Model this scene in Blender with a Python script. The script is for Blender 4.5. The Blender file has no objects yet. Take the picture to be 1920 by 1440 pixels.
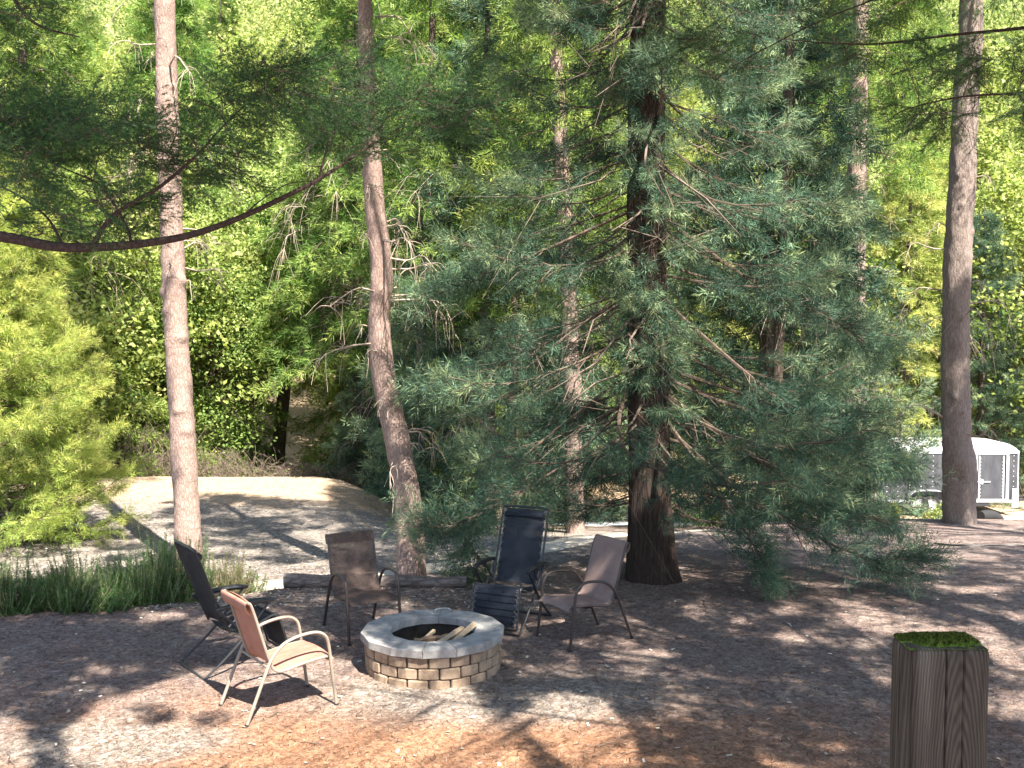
import bpy, math, random
import numpy as np
from mathutils import Vector, noise as mnoise
R = math.radians
sc = bpy.context.scene
C = sc.collection
# ---------------------------------------------------------------- camera
H = 3.05; PITCH = R(3.0); F = 1900.0
cam = bpy.data.objects.new('camera', bpy.data.cameras.new('camera')); C.objects.link(cam)
cam.location = (0, 0, H); cam.rotation_euler = (R(90) - PITCH, 0, 0)
cam.data.sensor_width = 36; cam.data.lens = 36 * F / 1920
cam.data.clip_start = 0.05; cam.data.clip_end = 2000
sc.camera = cam
# ---------------------------------------------------------------- light
SUN_EL = R(54.0)
SX, SY = 0.50, -0.866                       # horizontal direction towards the sun
SV = np.array([SX * math.cos(SUN_EL), SY * math.cos(SUN_EL), math.sin(SUN_EL)])
w = bpy.data.worlds.new('World'); sc.world = w; w.use_nodes = True
nt = w.node_tree; nt.nodes.clear()
sky = nt.nodes.new('ShaderNodeTexSky'); sky.sky_type = 'NISHITA'; sky.sun_disc = False
sky.sun_elevation = SUN_EL; sky.sun_rotation = math.atan2(SX, SY)
sky.dust_density = 1.0
bg = nt.nodes.new('ShaderNodeBackground'); bg.inputs[1].default_value = 0.085
wo = nt.nodes.new('ShaderNodeOutputWorld')
nt.links.new(sky.outputs[0], bg.inputs[0]); nt.links.new(bg.outputs[0], wo.inputs[0])
sl = bpy.data.lights.new('sun', 'SUN'); sl.energy = 5.0; sl.angle = R(0.53); sl.color = (1.0, 0.93, 0.82)
so = bpy.data.objects.new('sun', sl); C.objects.link(so)
so.rotation_euler = Vector(SV).to_track_quat('Z', 'Y').to_euler()
sc.view_settings.view_transform = 'Standard'; sc.view_settings.look = 'None'
sc.view_settings.exposure = 2.12; sc.view_settings.gamma = 1.0
sc.cycles.max_bounces = 7; sc.cycles.diffuse_bounces = 4; sc.cycles.transmission_bounces = 4
sc.cycles.transparent_max_bounces = 12

# ---------------------------------------------------------------- picture to world
cp, sp = math.cos(PITCH), math.sin(PITCH)
def ray(px, py):
    a, b = px - 960.0, 720.0 - py
    return np.array([a, F * cp + b * sp, -F * sp + b * cp])
def G(px, py, z=0.0):
    r = ray(px, py); t = (z - H) / r[2]; return np.array([r[0] * t, r[1] * t, z])
def P(px, py, Y):
    r = ray(px, py); t = Y / r[1]; return np.array([r[0] * t, Y, H + r[2] * t])

# ---------------------------------------------------------------- mesh helpers
def mesh_arrays(name, V, Fs, smooth=False, tint=None):
    V = np.asarray(V, dtype=np.float32); Fs = np.asarray(Fs, dtype=np.int32)
    me = bpy.data.meshes.new(name); k = Fs.shape[1]
    me.vertices.add(len(V)); me.vertices.foreach_set('co', V.ravel())
    me.loops.add(Fs.size); me.loops.foreach_set('vertex_index', Fs.ravel())
    me.polygons.add(len(Fs))
    me.polygons.foreach_set('loop_start', np.arange(0, Fs.size, k, dtype=np.int32))
    me.polygons.foreach_set('loop_total', np.full(len(Fs), k, dtype=np.int32))
    me.polygons.foreach_set('use_smooth', np.full(len(Fs), smooth, dtype=bool))
    if tint is not None:
        at = me.attributes.new('tint', 'FLOAT', 'POINT'); at.data.foreach_set('value', np.asarray(tint, dtype=np.float32))
    me.update(calc_edges=True)
    return me
def link(name, me, mat=None, parent=None, **props):
    o = bpy.data.objects.new(name, me); C.objects.link(o)
    if mat is not None and me is not None and not me.materials: me.materials.append(mat)
    if parent is not None: o.parent = parent
    for k, v in props.items(): o[k] = v
    return o
def thing(name, label, cat, loc=(0, 0, 0), rz=0.0, group=None):
    o = bpy.data.objects.new(name, None); C.objects.link(o); o.empty_display_size = 0.1
    o.location = loc; o.rotation_euler = (0, 0, rz); o['label'] = label; o['category'] = cat
    if group: o['group'] = group
    return o
def tag(o, label, cat, group=None):
    o['label'] = label; o['category'] = cat
    if group: o['group'] = group
    return o
def spline(pts, n):
    p = np.asarray(pts, float); m = len(p)
    if m == 2: return np.linspace(p[0], p[1], n)
    q = np.vstack([2 * p[0] - p[1], p, 2 * p[-1] - p[-2]])
    out = []
    for s in np.linspace(0, m - 1 - 1e-9, n):
        i = int(s); t = s - i; a, b, c, d = q[i:i + 4]
        out.append(0.5 * ((2 * b) + (c - a) * t + (2 * a - 5 * b + 4 * c - d) * t * t + (3 * b - a - 3 * c + d) * t ** 3))
    return np.array(out)
class MB:
    """collects quads"""
    def __init__(s): s.V = []; s.Q = []; s.n = 0
    def add(s, V, Q):
        V = np.asarray(V, float); s.V.append(V); s.Q.append(np.asarray(Q, int) + s.n); s.n += len(V)
    def tube(s, pts, rad, sides=8, caps=True, flat=1.0):
        p = np.asarray(pts, float); n = len(p)
        r = np.full(n, rad, float) if np.isscalar(rad) else np.asarray(rad, float)
        t = np.gradient(p, axis=0); t /= np.linalg.norm(t, axis=1)[:, None] + 1e-9
        ref = np.array([0.0, 0, 1]) if abs(t[:, 2]).mean() < .8 else np.array([1.0, 0, 0])
        u = np.cross(np.broadcast_to(ref, t.shape), t); u /= np.linalg.norm(u, axis=1)[:, None] + 1e-9
        v = np.cross(t, u)
        a = np.linspace(0, 2 * math.pi, sides, endpoint=False)
        V = p[:, None, :] + r[:, None, None] * (np.cos(a)[None, :, None] * u[:, None, :] * flat + np.sin(a)[None, :, None] * v[:, None, :])
        V = V.reshape(-1, 3)
        i = np.arange(n - 1)[:, None] * sides; j = np.arange(sides)[None, :]; k = (j + 1) % sides
        Q = np.stack([i + j, i + k, i + k + sides, i + j + sides], -1).reshape(-1, 4)
        s.add(V, Q)
        if caps:
            for base, c, sg in ((0, p[0], 1), ((n - 1) * sides, p[-1], -1)):
                ring = V[base:base + sides]; Vc = np.vstack([ring, c[None]])
                q = []
                for m in range(0, sides, 2):
                    a0, a1, a2 = m, (m + 1) % sides, (m + 2) % sides
                    q.append([sides, a2, a1, a0] if sg > 0 else [sides, a0, a1, a2])
                s.add(Vc, q)
        return s
    def box(s, c, d, R3=None, bev=0.0):
        c = np.asarray(c, float); h = np.asarray(d, float) / 2
        if bev <= 0:
            V = np.array([[x, y, z] for x in (-1, 1) for y in (-1, 1) for z in (-1, 1)], float) * h
            Q = [[0, 1, 3, 2], [4, 6, 7, 5], [0, 4, 5, 1], [2, 3, 7, 6], [0, 2, 6, 4], [1, 5, 7, 3]]
        else:                                           # rings with bevelled top and bottom
            def ring(hx, hy, z, b):
                return [[-hx + b, -hy, z], [hx - b, -hy, z], [hx, -hy + b, z], [hx, hy - b, z], [hx - b, hy, z], [-hx + b, hy, z], [-hx, hy - b, z], [-hx, -hy + b, z]]
            rs = [ring(h[0] - bev, h[1] - bev, -h[2], bev * .6), ring(h[0], h[1], -h[2] + bev, bev), ring(h[0], h[1], h[2] - bev, bev), ring(h[0] - bev, h[1] - bev, h[2], bev * .6)]
            V = np.array(sum(rs, [])); Q = []
            for k in range(3):
                for m in range(8): Q.append([k * 8 + m, k * 8 + (m + 1) % 8, (k + 1) * 8 + (m + 1) % 8, (k + 1) * 8 + m])
            t = 24; Q += [[t, t + 1, t + 2, t + 3], [t, t + 3, t + 4, t + 7], [t + 4, t + 5, t + 6, t + 7]]
            Q += [[3, 2, 1, 0], [7, 4, 3, 0], [7, 6, 5, 4]]
        if R3 is not None: V = V @ np.asarray(R3).T
        s.add(V + c, Q); return s
    def arrays(s): return np.vstack(s.V), np.vstack(s.Q)
    def build(s, name, mat, parent=None, smooth=True, **props):
        V, Q = s.arrays(); me = mesh_arrays(name, V, Q, smooth)
        if smooth: me.set_sharp_from_angle(angle=R(40))
        return link(name, me, mat, parent, **props)
def basis(fwd, up=(0, 0, 1)):
    f = np.asarray(fwd, float); f /= np.linalg.norm(f); r = np.cross(f, up); r /= np.linalg.norm(r); u = np.cross(r, f)
    return np.stack([r, f, u], 1)

# ---------------------------------------------------------------- materials
def mat(name): 
    m = bpy.data.materials.new(name); m.use_nodes = True; n = m.node_tree
    return m, n, n.nodes['Principled BSDF']
def N(n, t, **kw):
    x = n.nodes.new(t)
    for k, v in kw.items(): setattr(x, k, v)
    return x
def noise_node(n, scale, detail=4, rough=.6, vec=None, dist=0.0):
    x = N(n, 'ShaderNodeTexNoise'); x.inputs['Scale'].default_value = scale; x.inputs['Detail'].default_value = detail
    x.inputs['Roughness'].default_value = rough; x.inputs['Distortion'].default_value = dist
    if vec is not None: n.links.new(vec, x.inputs['Vector'])
    return x
def ramp(n, fac, stops):
    r = N(n, 'ShaderNodeValToRGB'); e = r.color_ramp.elements
    e[0].position = stops[0][0]; e[0].color = (*stops[0][1], 1)
    e[1].position = stops[-1][0]; e[1].color = (*stops[-1][1], 1)
    for p, c in stops[1:-1]:
        q = e.new(p); q.color = (*c, 1)
    n.links.new(fac, r.inputs[0]); return r
def mixc(n, fac, a, b, mode='MIX'):
    x = N(n, 'ShaderNodeMix', data_type='RGBA', blend_type=mode)
    for s, v in ((x.inputs[0], fac), (x.inputs[6], a), (x.inputs[7], b)):
        if hasattr(v, 'links'): n.links.new(v, s)
        elif isinstance(v, tuple): s.default_value = (*v, 1)
        else: s.default_value = v
    return x.outputs[2]
def bump(n, b, height, strength, dist):
    x = N(n, 'ShaderNodeBump'); x.inputs['Strength'].default_value = strength; x.inputs['Distance'].default_value = dist
    n.links.new(height, x.inputs['Height']); n.links.new(x.outputs[0], b.inputs['Normal']); return x
def mapping(n, scale, coord='Object'):
    tc = N(n, 'ShaderNodeTexCoord'); mp = N(n, 'ShaderNodeMapping'); mp.inputs['Scale'].default_value = scale
    n.links.new(tc.outputs[coord], mp.inputs[0]); return mp.outputs[0]

def m_foliage(name, dark, light, alt, transl=0.35, nscale=1.3, rough=.68):
    m, n, b = mat(name)
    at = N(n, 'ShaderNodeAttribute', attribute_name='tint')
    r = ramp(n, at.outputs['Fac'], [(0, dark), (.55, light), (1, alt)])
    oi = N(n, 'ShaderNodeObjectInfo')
    hs = N(n, 'ShaderNodeHueSaturation')
    mr = N(n, 'ShaderNodeMapRange'); mr.inputs[3].default_value = .485; mr.inputs[4].default_value = .515
    n.links.new(oi.outputs['Random'], mr.inputs[0]); n.links.new(mr.outputs[0], hs.inputs['Hue'])
    nz = noise_node(n, nscale, 3, .6, mapping(n, (1, 1, 1)))
    mr2 = N(n, 'ShaderNodeMapRange'); mr2.inputs[1].default_value = .3; mr2.inputs[2].default_value = .7
    mr2.inputs[3].default_value = .5; mr2.inputs[4].default_value = 1.35  # wide value range puts shaded gaps between clumps into the leaf colour
    n.links.new(nz.outputs[0], mr2.inputs[0]); n.links.new(mr2.outputs[0], hs.inputs['Value'])
    n.links.new(r.outputs[0], hs.inputs['Color'])
    n.links.new(hs.outputs[0], b.inputs['Base Color']); b.inputs['Roughness'].default_value = rough
    b.inputs['Specular IOR Level'].default_value = .14
    tr = N(n, 'ShaderNodeBsdfTranslucent'); mx = N(n, 'ShaderNodeMixShader'); mx.inputs[0].default_value = transl
    g = N(n, 'ShaderNodeHueSaturation'); g.inputs['Value'].default_value = 1.35; g.inputs['Saturation'].default_value = 1.15
    n.links.new(hs.outputs[0], g.inputs['Color']); n.links.new(g.outputs[0], tr.inputs[0])
    out = n.nodes['Material Output']
    n.links.new(b.outputs[0], mx.inputs[1]); n.links.new(tr.outputs[0], mx.inputs[2]); n.links.new(mx.outputs[0], out.inputs[0])
    return m
def m_bark(name, a, b_, c, scale=(9, 9, 2.2), bs=.9, bd=.03, vs=1.0):
    m, n, b = mat(name); v = mapping(n, scale)
    nz0 = noise_node(n, .7, 3, .6, v)
    off = N(n, 'ShaderNodeVectorMath', operation='ADD'); n.links.new(v, off.inputs[0]); n.links.new(nz0.outputs['Color'], off.inputs[1])
    vo = N(n, 'ShaderNodeTexVoronoi', feature='DISTANCE_TO_EDGE'); vo.inputs['Scale'].default_value = vs
    n.links.new(off.outputs[0], vo.inputs['Vector'])
    nz = noise_node(n, 4, 6, .7, v)
    rr = ramp(n, vo.outputs['Distance'], [(0, (.42, .42, .42)), (.14, (.74, .74, .74)), (.5, (1, 1, 1))])
    ml = N(n, 'ShaderNodeMath', operation='MULTIPLY'); n.links.new(rr.outputs[0], ml.inputs[0]); n.links.new(nz.outputs[0], ml.inputs[1])
    col = ramp(n, ml.outputs[0], [(0.03, a), (.3, b_), (.62, c)])
    nb = noise_node(n, .25, 3, .6, v)
    c2 = mixc(n, nb.outputs[0], col.outputs[0], tuple(x * .7 for x in b_), 'MIX')
    mx = mixc(n, .35, col.outputs[0], c2)
    n.links.new(mx, b.inputs['Base Color']); b.inputs['Roughness'].default_value = .9; b.inputs['Specular IOR Level'].default_value = .15
    bump(n, b, ml.outputs[0], bs, bd); return m
def m_plain(name, col, rough=.6, metal=0, var=.25, scale=12, bs=.15, bd=.004, spec=.4, stretch=(1, 1, 1)):
    m, n, b = mat(name); v = mapping(n, stretch); nz = noise_node(n, scale, 6, .65, v)
    lo = tuple(x * (1 - var) for x in col); hi = tuple(min(1, x * (1 + var)) for x in col)
    r = ramp(n, nz.outputs[0], [(.3, lo), (.7, hi)])
    n.links.new(r.outputs[0], b.inputs['Base Color']); b.inputs['Roughness'].default_value = rough
    b.inputs['Metallic'].default_value = metal; b.inputs['Specular IOR Level'].default_value = spec
    if bs: bump(n, b, nz.outputs[0], bs, bd)
    return m

M = {}
M['sequoia'] = m_foliage('sequoia_needles', (.018, .045, .030), (.085, .155, .10), (.33, .38, .19), .22, 1.6)
M['sequoia_bright'] = m_foliage('bright_sequoia_needles', (.14, .24, .075), (.34, .44, .115), (.52, .52, .16), .38, 1.1)
M['fir'] = m_foliage('fir_needles', (.035, .085, .025), (.15, .24, .06), (.38, .44, .12), .34, .9)
M['fir_dark'] = m_foliage('dark_fir_needles', (.04, .09, .05), (.085, .155, .075), (.16, .26, .08), .32, 1.2)
M['fir_gold'] = m_foliage('golden_fir_needles', (.10, .18, .05), (.33, .41, .11), (.55, .52, .2), .3, .9)
M['leaf_far'] = m_foliage('far_woodland_leaves', (.05, .10, .03), (.29, .36, .115), (.50, .52, .24), .42, .16, .5)
M['twig_mid'] = m_plain('dry_twig_wood', (.14, .105, .085), .9, var=.35, scale=6, bs=0)
M['leaf'] = m_foliage('broad_leaves', (.08, .14, .035), (.29, .36, .10), (.48, .50, .20), .42, .8, .45)
M['rosemary'] = m_foliage('rosemary_needles', (.045, .09, .03), (.11, .20, .06), (.22, .32, .12), .25, 3)
M['rosemary_dry'] = m_foliage('dry_rosemary_needles', (.12, .11, .05), (.22, .2, .1), (.14, .2, .07), .2, 3)
M['red_leaf'] = m_foliage('red_leaves', (.3, .03, .02), (.55, .06, .03), (.5, .2, .05), .35, 3)
M['brush'] = m_foliage('brush_leaves', (.05, .06, .02), (.12, .15, .05), (.2, .17, .08), .25, 3)
M['bark_pine'] = m_bark('pine_bark', (.09, .058, .048), (.32, .225, .19), (.53, .42, .37), (30, 30, 9), .9, .025)
M['bark_sequoia'] = m_bark('sequoia_bark', (.016, .012, .010), (.062, .044, .036), (.13, .095, .078), (20, 20, 2.0), 1.0, .05)
M['bark_grey'] = m_bark('grey_bark', (.07, .055, .05), (.24, .19, .165), (.36, .30, .27), (24, 24, 6), .9, .03)
M['bark_dark'] = m_bark('dark_bark', (.03, .022, .018), (.10, .075, .06), (.17, .13, .10), (10, 10, 3), .8, .02)
M['twig'] = m_plain('dead_twig_wood', (.36, .29, .23), .9, var=.35, scale=6, bs=0)
M['twig_dark'] = m_plain('twig_wood', (.11, .08, .06), .9, var=.3, scale=6, bs=0)

# ---------------------------------------------------------------- ground
def sstep(a, b, x):
    t = np.clip((x - a) / (b - a), 0, 1); return t * t * (3 - 2 * t)
def vnoise(x, y, s, seed=0):
    x = np.asarray(x) * s + seed * 17.3; y = np.asarray(y) * s - seed * 9.1
    return (np.sin(x * 1.0 + 1.7 * np.sin(y * .8)) + np.sin(y * 1.3 + 1.3 * np.sin(x * .9 + 2)) + .5 * np.sin(2.3 * x - 1.9 * y) + .5 * np.sin(1.7 * x + 2.6 * y + 1)) / 3
EDGE = np.array([(-40, 7.2), (-5.5, 10.75), (-3.65, 11.35), (-2.75, 11.95), (-.8, 12.15), (0.4, 12.9), (2.0, 15.0), (40, 24)])
def hgt(x, y):
    x = np.asarray(x, float); y = np.asarray(y, float)
    e = np.interp(x, EDGE[:, 0], EDGE[:, 1])
    zc = 1.4 * (1 - sstep(1.6, 4.8, y))
    ang = x / np.maximum(y, 6)
    right = sstep(.16, .30, ang)
    # left: a small step at the edge, a field with a rounded crest, then lower woodland floor
    crest_y = 22.3 - 3.2 * sstep(-.19, -.06, ang)
    crest = sstep(15, 20, y) * (.02 * (1 - sstep(-.2, -.08, ang)) - .55 * sstep(-.2, -.05, ang))
    zl = -.13 * sstep(-.1, .35, y - e) - .12 * sstep(.3, 4, y - e) + crest - 1.6 * sstep(0, 6.5, y - crest_y) * (1 - .45 * sstep(-.12, 0, ang))
    zl = zl - .3 * sstep(30, 40, y)
    zr = -.28 * sstep(12, 17.6, y) - 2.75 * sstep(17.2, 27.0, y)
    z = zl * (1 - right) + zr * right
    far = 1.2 * sstep(44, 62, y) + 2.0 * sstep(62, 86, y) + np.maximum(0, y - 84) * .42 * sstep(80, 110, y)
    z = z + zc + far
    near = (1 - sstep(20, 40, y)) * sstep(3, 6, y)
    return z + .018 * vnoise(x, y, 1.9) * near + .15 * vnoise(x, y, .25, 3) * sstep(24, 40, y)
xs = np.concatenate([-np.geomspace(200, 9, 45), np.linspace(-8.9, 8.9, 170), np.geomspace(9, 200, 45)])
ys = np.concatenate([-np.geomspace(60, .5, 14), np.linspace(0, 5.5, 30), np.linspace(5.6, 30, 230), np.linspace(30.5, 100, 90), np.geomspace(103, 400, 30)])
gx, gy = np.meshgrid(xs, ys); gz = hgt(gx, gy)
nx, ny = len(xs), len(ys)
i = np.arange(ny - 1)[:, None] * nx; j = np.arange(nx - 1)[None, :]
FQ = np.stack([i + j, i + j + 1, i + j + 1 + nx, i + j + nx], -1).reshape(-1, 4)
m, n, b = mat('forest_floor_mulch')
tc = N(n, 'ShaderNodeTexCoord'); v = tc.outputs['Object']
big = noise_node(n, .35, 4, .6, v, .6); mid = noise_node(n, 2.2, 5, .65, v); fine = noise_node(n, 42, 3, .75, v); fine2 = noise_node(n, 16, 5, .8, v, 1.0)
mul = ramp(n, fine2.outputs[0], [(.30, (.05, .036, .033)), (.46, (.17, .125, .115)), (.60, (.275, .215, .195)), (.74, (.50, .43, .39))])
gry = ramp(n, fine2.outputs[0], [(.32, (.06, .05, .045)), (.48, (.20, .175, .155)), (.68, (.42, .38, .34))])
ora = ramp(n, fine2.outputs[0], [(.30, (.10, .05, .028)), (.47, (.28, .145, .082)), (.62, (.40, .225, .135)), (.76, (.54, .38, .28))])
gold = ramp(n, fine2.outputs[0], [(.30, (.18, .12, .08)), (.5, (.40, .29, .195)), (.72, (.56, .45, .34))])
def blob(cx, cy, rx, ry, nz, soft=.5):
    mp = N(n, 'ShaderNodeMapping', vector_type='POINT'); mp.inputs['Scale'].default_value = (1 / rx, 1 / ry, 0)
    mp.inputs['Location'].default_value = (-cx / rx, -cy / ry, 0); n.links.new(v, mp.inputs[0])
    ln = N(n, 'ShaderNodeVectorMath', operation='LENGTH'); n.links.new(mp.outputs[0], ln.inputs[0])
    ad = N(n, 'ShaderNodeMath', operation='MULTIPLY_ADD'); n.links.new(nz.outputs[0], ad.inputs[0]); ad.inputs[1].default_value = 1.4; n.links.new(ln.outputs['Value'], ad.inputs[2])
    mr = N(n, 'ShaderNodeMapRange'); mr.inputs[1].default_value = 1.7 + soft / 2; mr.inputs[2].default_value = 1.7 - soft / 2
    n.links.new(ad.outputs[0], mr.inputs[0]); return mr.outputs[0]
bigm = ramp(n, mid.outputs[0], [(.42, (0, 0, 0)), (.66, (1, 1, 1))])
c = mixc(n, bigm.outputs[0], mul.outputs[0], gry.outputs[0]); 
mm = N(n, 'ShaderNodeMath', operation='MULTIPLY'); mm.inputs[1].default_value = .55; n.links.new(bigm.outputs[0], mm.inputs[0]); n.links.new(mm.outputs[0], c.node.inputs[0])
c = mixc(n, blob(-.4, 6.8, 3.0, 1.45, mid, 1.0), c, mixc(n, .1, ora.outputs[0], mul.outputs[0]))
c = mixc(n, blob(-3.0, 7.35, .85, .42, mid, .5), c, gry.outputs[0])
c = mixc(n, blob(-.1, 8.3, 1.5, .55, mid, .8), c, gry.outputs[0])
c = mixc(n, blob(-4.8, 17.0, 7.5, 4.6, mid, .5), c, gry.outputs[0])
c = mixc(n, blob(-5.0, 22.3, 8.0, 3.0, mid, .5), c, gold.outputs[0])
far = N(n, 'ShaderNodeSeparateXYZ'); n.links.new(v, far.inputs[0])
fr = N(n, 'ShaderNodeMapRange'); fr.inputs[1].default_value = 23; fr.inputs[2].default_value = 27; n.links.new(far.outputs[1], fr.inputs[0])
c = mixc(n, fr.outputs[0], c, gold.outputs[0])
gr = ramp(n, mid.outputs[0], [(.3, (.05, .07, .02)), (.7, (.16, .19, .07))])
fr2 = N(n, 'ShaderNodeMapRange'); fr2.inputs[1].default_value = 84; fr2.inputs[2].default_value = 92; n.links.new(far.outputs[1], fr2.inputs[0])
c = mixc(n, fr2.outputs[0], c, gr.outputs[0])
c = mixc(n, .35, c, mixc(n, fine.outputs[0], (.02, .014, .012), (1, .95, .9)), 'OVERLAY')
n.links.new(c, b.inputs['Base Color']); b.inputs['Roughness'].default_value = .95; b.inputs['Specular IOR Level'].default_value = .1
bump(n, b, fine2.outputs[0], .8, .03)
M['ground'] = m
gnd = link('ground', mesh_arrays('ground', np.stack([gx, gy, gz], -1).reshape(-1, 3), FQ, True), m, kind='structure')

# pale trodden path that runs behind the log and the big tree
def strip(name, ctr, wid, material, lift=.004, step=.15):
    c = spline(ctr, 160); t = np.gradient(c[:, :2], axis=0); t /= np.linalg.norm(t, axis=1)[:, None]
    nrm = np.stack([-t[:, 1], t[:, 0]], 1); ww = np.interp(np.linspace(0, 1, len(c)), np.linspace(0, 1, len(wid)), wid)
    ww = ww * (1 + .10 * np.sin(np.arange(len(c)) * .35) + .06 * np.sin(np.arange(len(c)) * 1.1))
    k = 13; off = np.linspace(-1, 1, k)
    xy = c[:, None, :2] + nrm[:, None, :] * off[None, :, None] * ww[:, None, None] / 2
    z = hgt(xy[..., 0], xy[..., 1]) + lift + .03 * (1 - off ** 2)[None, :]
    V = np.concatenate([xy, z[..., None]], -1).reshape(-1, 3)
    i = np.arange(len(c) - 1)[:, None] * k; j = np.arange(k - 1)[None, :]
    Q = np.stack([i + j, i + j + k, i + j + k + 1, i + j + 1], -1).reshape(-1, 4)
    return link(name, mesh_arrays(name, V, Q, True), material, kind='structure')
M['path'] = m_plain('pale_dust_path', (.50, .44, .36), .95, var=.22, scale=9, bs=.5, bd=.02, spec=.1)
M['gravel'] = m_plain('pale_grey_gravel', (.42, .44, .46), .95, var=.25, scale=14, bs=.5, bd=.02, spec=.1)
strip('path', [(-4.6, 12.0, 0), (-3.2, 12.45, 0), (-1.6, 13.2, 0), (-.4, 14.2, 0), (1.4, 16.0, 0), (3.4, 18.6, 0)], [.5, .6, .5, .65, .9, 1.0], M['path'])
strip('driveway', [(-2.6, 24.5, 0), (0, 21.8, 0), (3.2, 21.3, 0), (6.5, 23.6, 0), (12, 28.2, 0), (20, 30.6, 0), (30, 31, 0)], [1.2, 1.6, 2.0, 2.6, 5.5, 6, 6], M['gravel'])

# loose chips and needles on the mulch
def scatter_litter(name, n_, xr, yr, ln, wd, seed, material, lab=None, ok=None, zoff=.006):
    rg = np.random.default_rng(seed)
    y = rg.uniform(0, 1, n_) ** 1.3 * (yr[1] - yr[0]) + yr[0]; x = rg.uniform(-1, 1, n_) * (.53 * y + .6)
    if ok: k_ = ok(x, y); x = x[k_]; y = y[k_]; n_ = len(x)
    z = hgt(x, y); a = rg.uniform(0, 2 * math.pi, n_); L = rg.uniform(.4, 1, n_) * ln; W = rg.uniform(.5, 1, n_) * wd
    d = np.stack([np.cos(a), np.sin(a), rg.uniform(-.1, .35, n_)], 1); s = np.stack([-np.sin(a), np.cos(a), rg.uniform(-.3, .3, n_)], 1)
    p = np.stack([x, y, z + zoff], 1)
    V = np.stack([p - d * L[:, None] / 2 - s * W[:, None] / 2, p - d * L[:, None] / 2 + s * W[:, None] / 2, p + d * L[:, None] / 2 + s * W[:, None] / 3, p + d * L[:, None] / 2 - s * W[:, None] / 3], 1)
    me = mesh_arrays(name, V.reshape(-1, 3), np.arange(n_ * 4).reshape(-1, 4), False, np.repeat(rg.uniform(0, 1, n_), 4))
    return link(name, me, material, kind='stuff')
def m_tint(name, stops, rough=.9):
    m, n, b = mat(name); at = N(n, 'ShaderNodeAttribute', attribute_name='tint')
    r = ramp(n, at.outputs['Fac'], stops); n.links.new(r.outputs[0], b.inputs['Base Color']); b.inputs['Roughness'].default_value = rough
    b.inputs['Specular IOR Level'].default_value = .15; return m
M['litter'] = m_tint('needle_litter', [(0, (.03, .02, .015)), (.4, (.14, .075, .045)), (.7, (.24, .15, .10)), (.97, (.34, .25, .18)), (1, (.5, .44, .38))])
o = scatter_litter('needle_litter', 90000, 0, (5.6, 13), .05, .005, 5, M['litter']); o['label'] = 'loose pine needles and bark chips over the mulch around the fire pit'; o['category'] = 'needle litter'
o = scatter_litter('wood_chips', 26000, 0, (11, 23), .07, .022, 6, m_tint('wood_chips', [(0, (.06, .05, .04)), (.5, (.25, .22, .19)), (1, (.6, .55, .48))]), ok=lambda x, y: x < .04 * y); o['label'] = 'weathered grey wood chips spread over the lower field'; o['category'] = 'wood chips'
o = scatter_litter('fallen_leaves', 420, 0, (5.8, 17), .045, .03, 7, m_tint('fallen_leaf', [(0, (.35, .28, .2)), (1, (.75, .7, .6))]), zoff=.012); o['label'] = 'small pale dry leaves scattered on the dark mulch'; o['category'] = 'fallen leaves'

# ---------------------------------------------------------------- vegetation generators
def unit(a): return a / (np.linalg.norm(a, axis=-1, keepdims=True) + 1e-9)
def blades(rg, S, U, L, nb, ln, wd, spread=(.45, .95), sub=.25, tint=None, flat=None):
    """radiating thin blades along each tuft axis"""
    n_ = len(S); t = rg.uniform(0, 1, (n_, nb)) ** .8
    rv = unit(rg.normal(size=(n_, nb, 3))); 
    if flat is not None: rv[..., 2] *= flat
    Ub = U[:, None, :]; perp = unit(rv - (rv * Ub).sum(-1, keepdims=True) * Ub)
    base = S[:, None, :] + Ub * (t * L[:, None])[..., None] + perp * (rg.uniform(0, sub, (n_, nb)) * L[:, None])[..., None]
    a = rg.uniform(spread[0], spread[1], (n_, nb))[..., None]
    d = unit(Ub * (1 - a * .5) + perp * a)
    l = (ln * rg.uniform(.55, 1.15, (n_, nb)))[..., None]; w_ = wd * rg.uniform(.6, 1.2, (n_, nb))[..., None]
    sd = unit(np.cross(d, rg.normal(size=d.shape)))
    V = np.stack([base - sd * w_ / 2, base + sd * w_ / 2, base + d * l], 2).reshape(-1, 3)
    Ft = np.arange(len(V)).reshape(-1, 3)
    ti = (tint if tint is not None else rg.uniform(0, 1, n_))
    ti = np.clip(ti[:, None] + rg.normal(0, .12, (n_, nb)), 0, 1)
    return V, Ft, np.repeat(ti.ravel(), 3)
def leaves(rg, Cn, rad, nl, size, tint, flat=.6):
    n_ = len(Cn); off = rg.normal(size=(n_, nl, 3)) * np.array([1, 1, flat]) * rad[:, None, None] * .55
    p = Cn[:, None, :] + off; nr = unit(rg.normal(size=p.shape) + np.array([0, -.25, .9])); d = unit(np.cross(nr, rg.normal(size=p.shape))); s = np.cross(nr, d)
    L = (size * rg.uniform(.55, 1.2, (n_, nl)))[..., None]
    V = np.stack([p - d * L * .5, p + s * L * .36 - nr * L * .06, p + d * L * .55, p - s * L * .36 - nr * L * .06], 2).reshape(-1, 3)
    ti = np.clip(tint[:, None] + rg.normal(0, .15, (n_, nl)), 0, 1)
    return V, np.arange(len(V)).reshape(-1, 4), np.repeat(ti.ravel(), 4)
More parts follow.
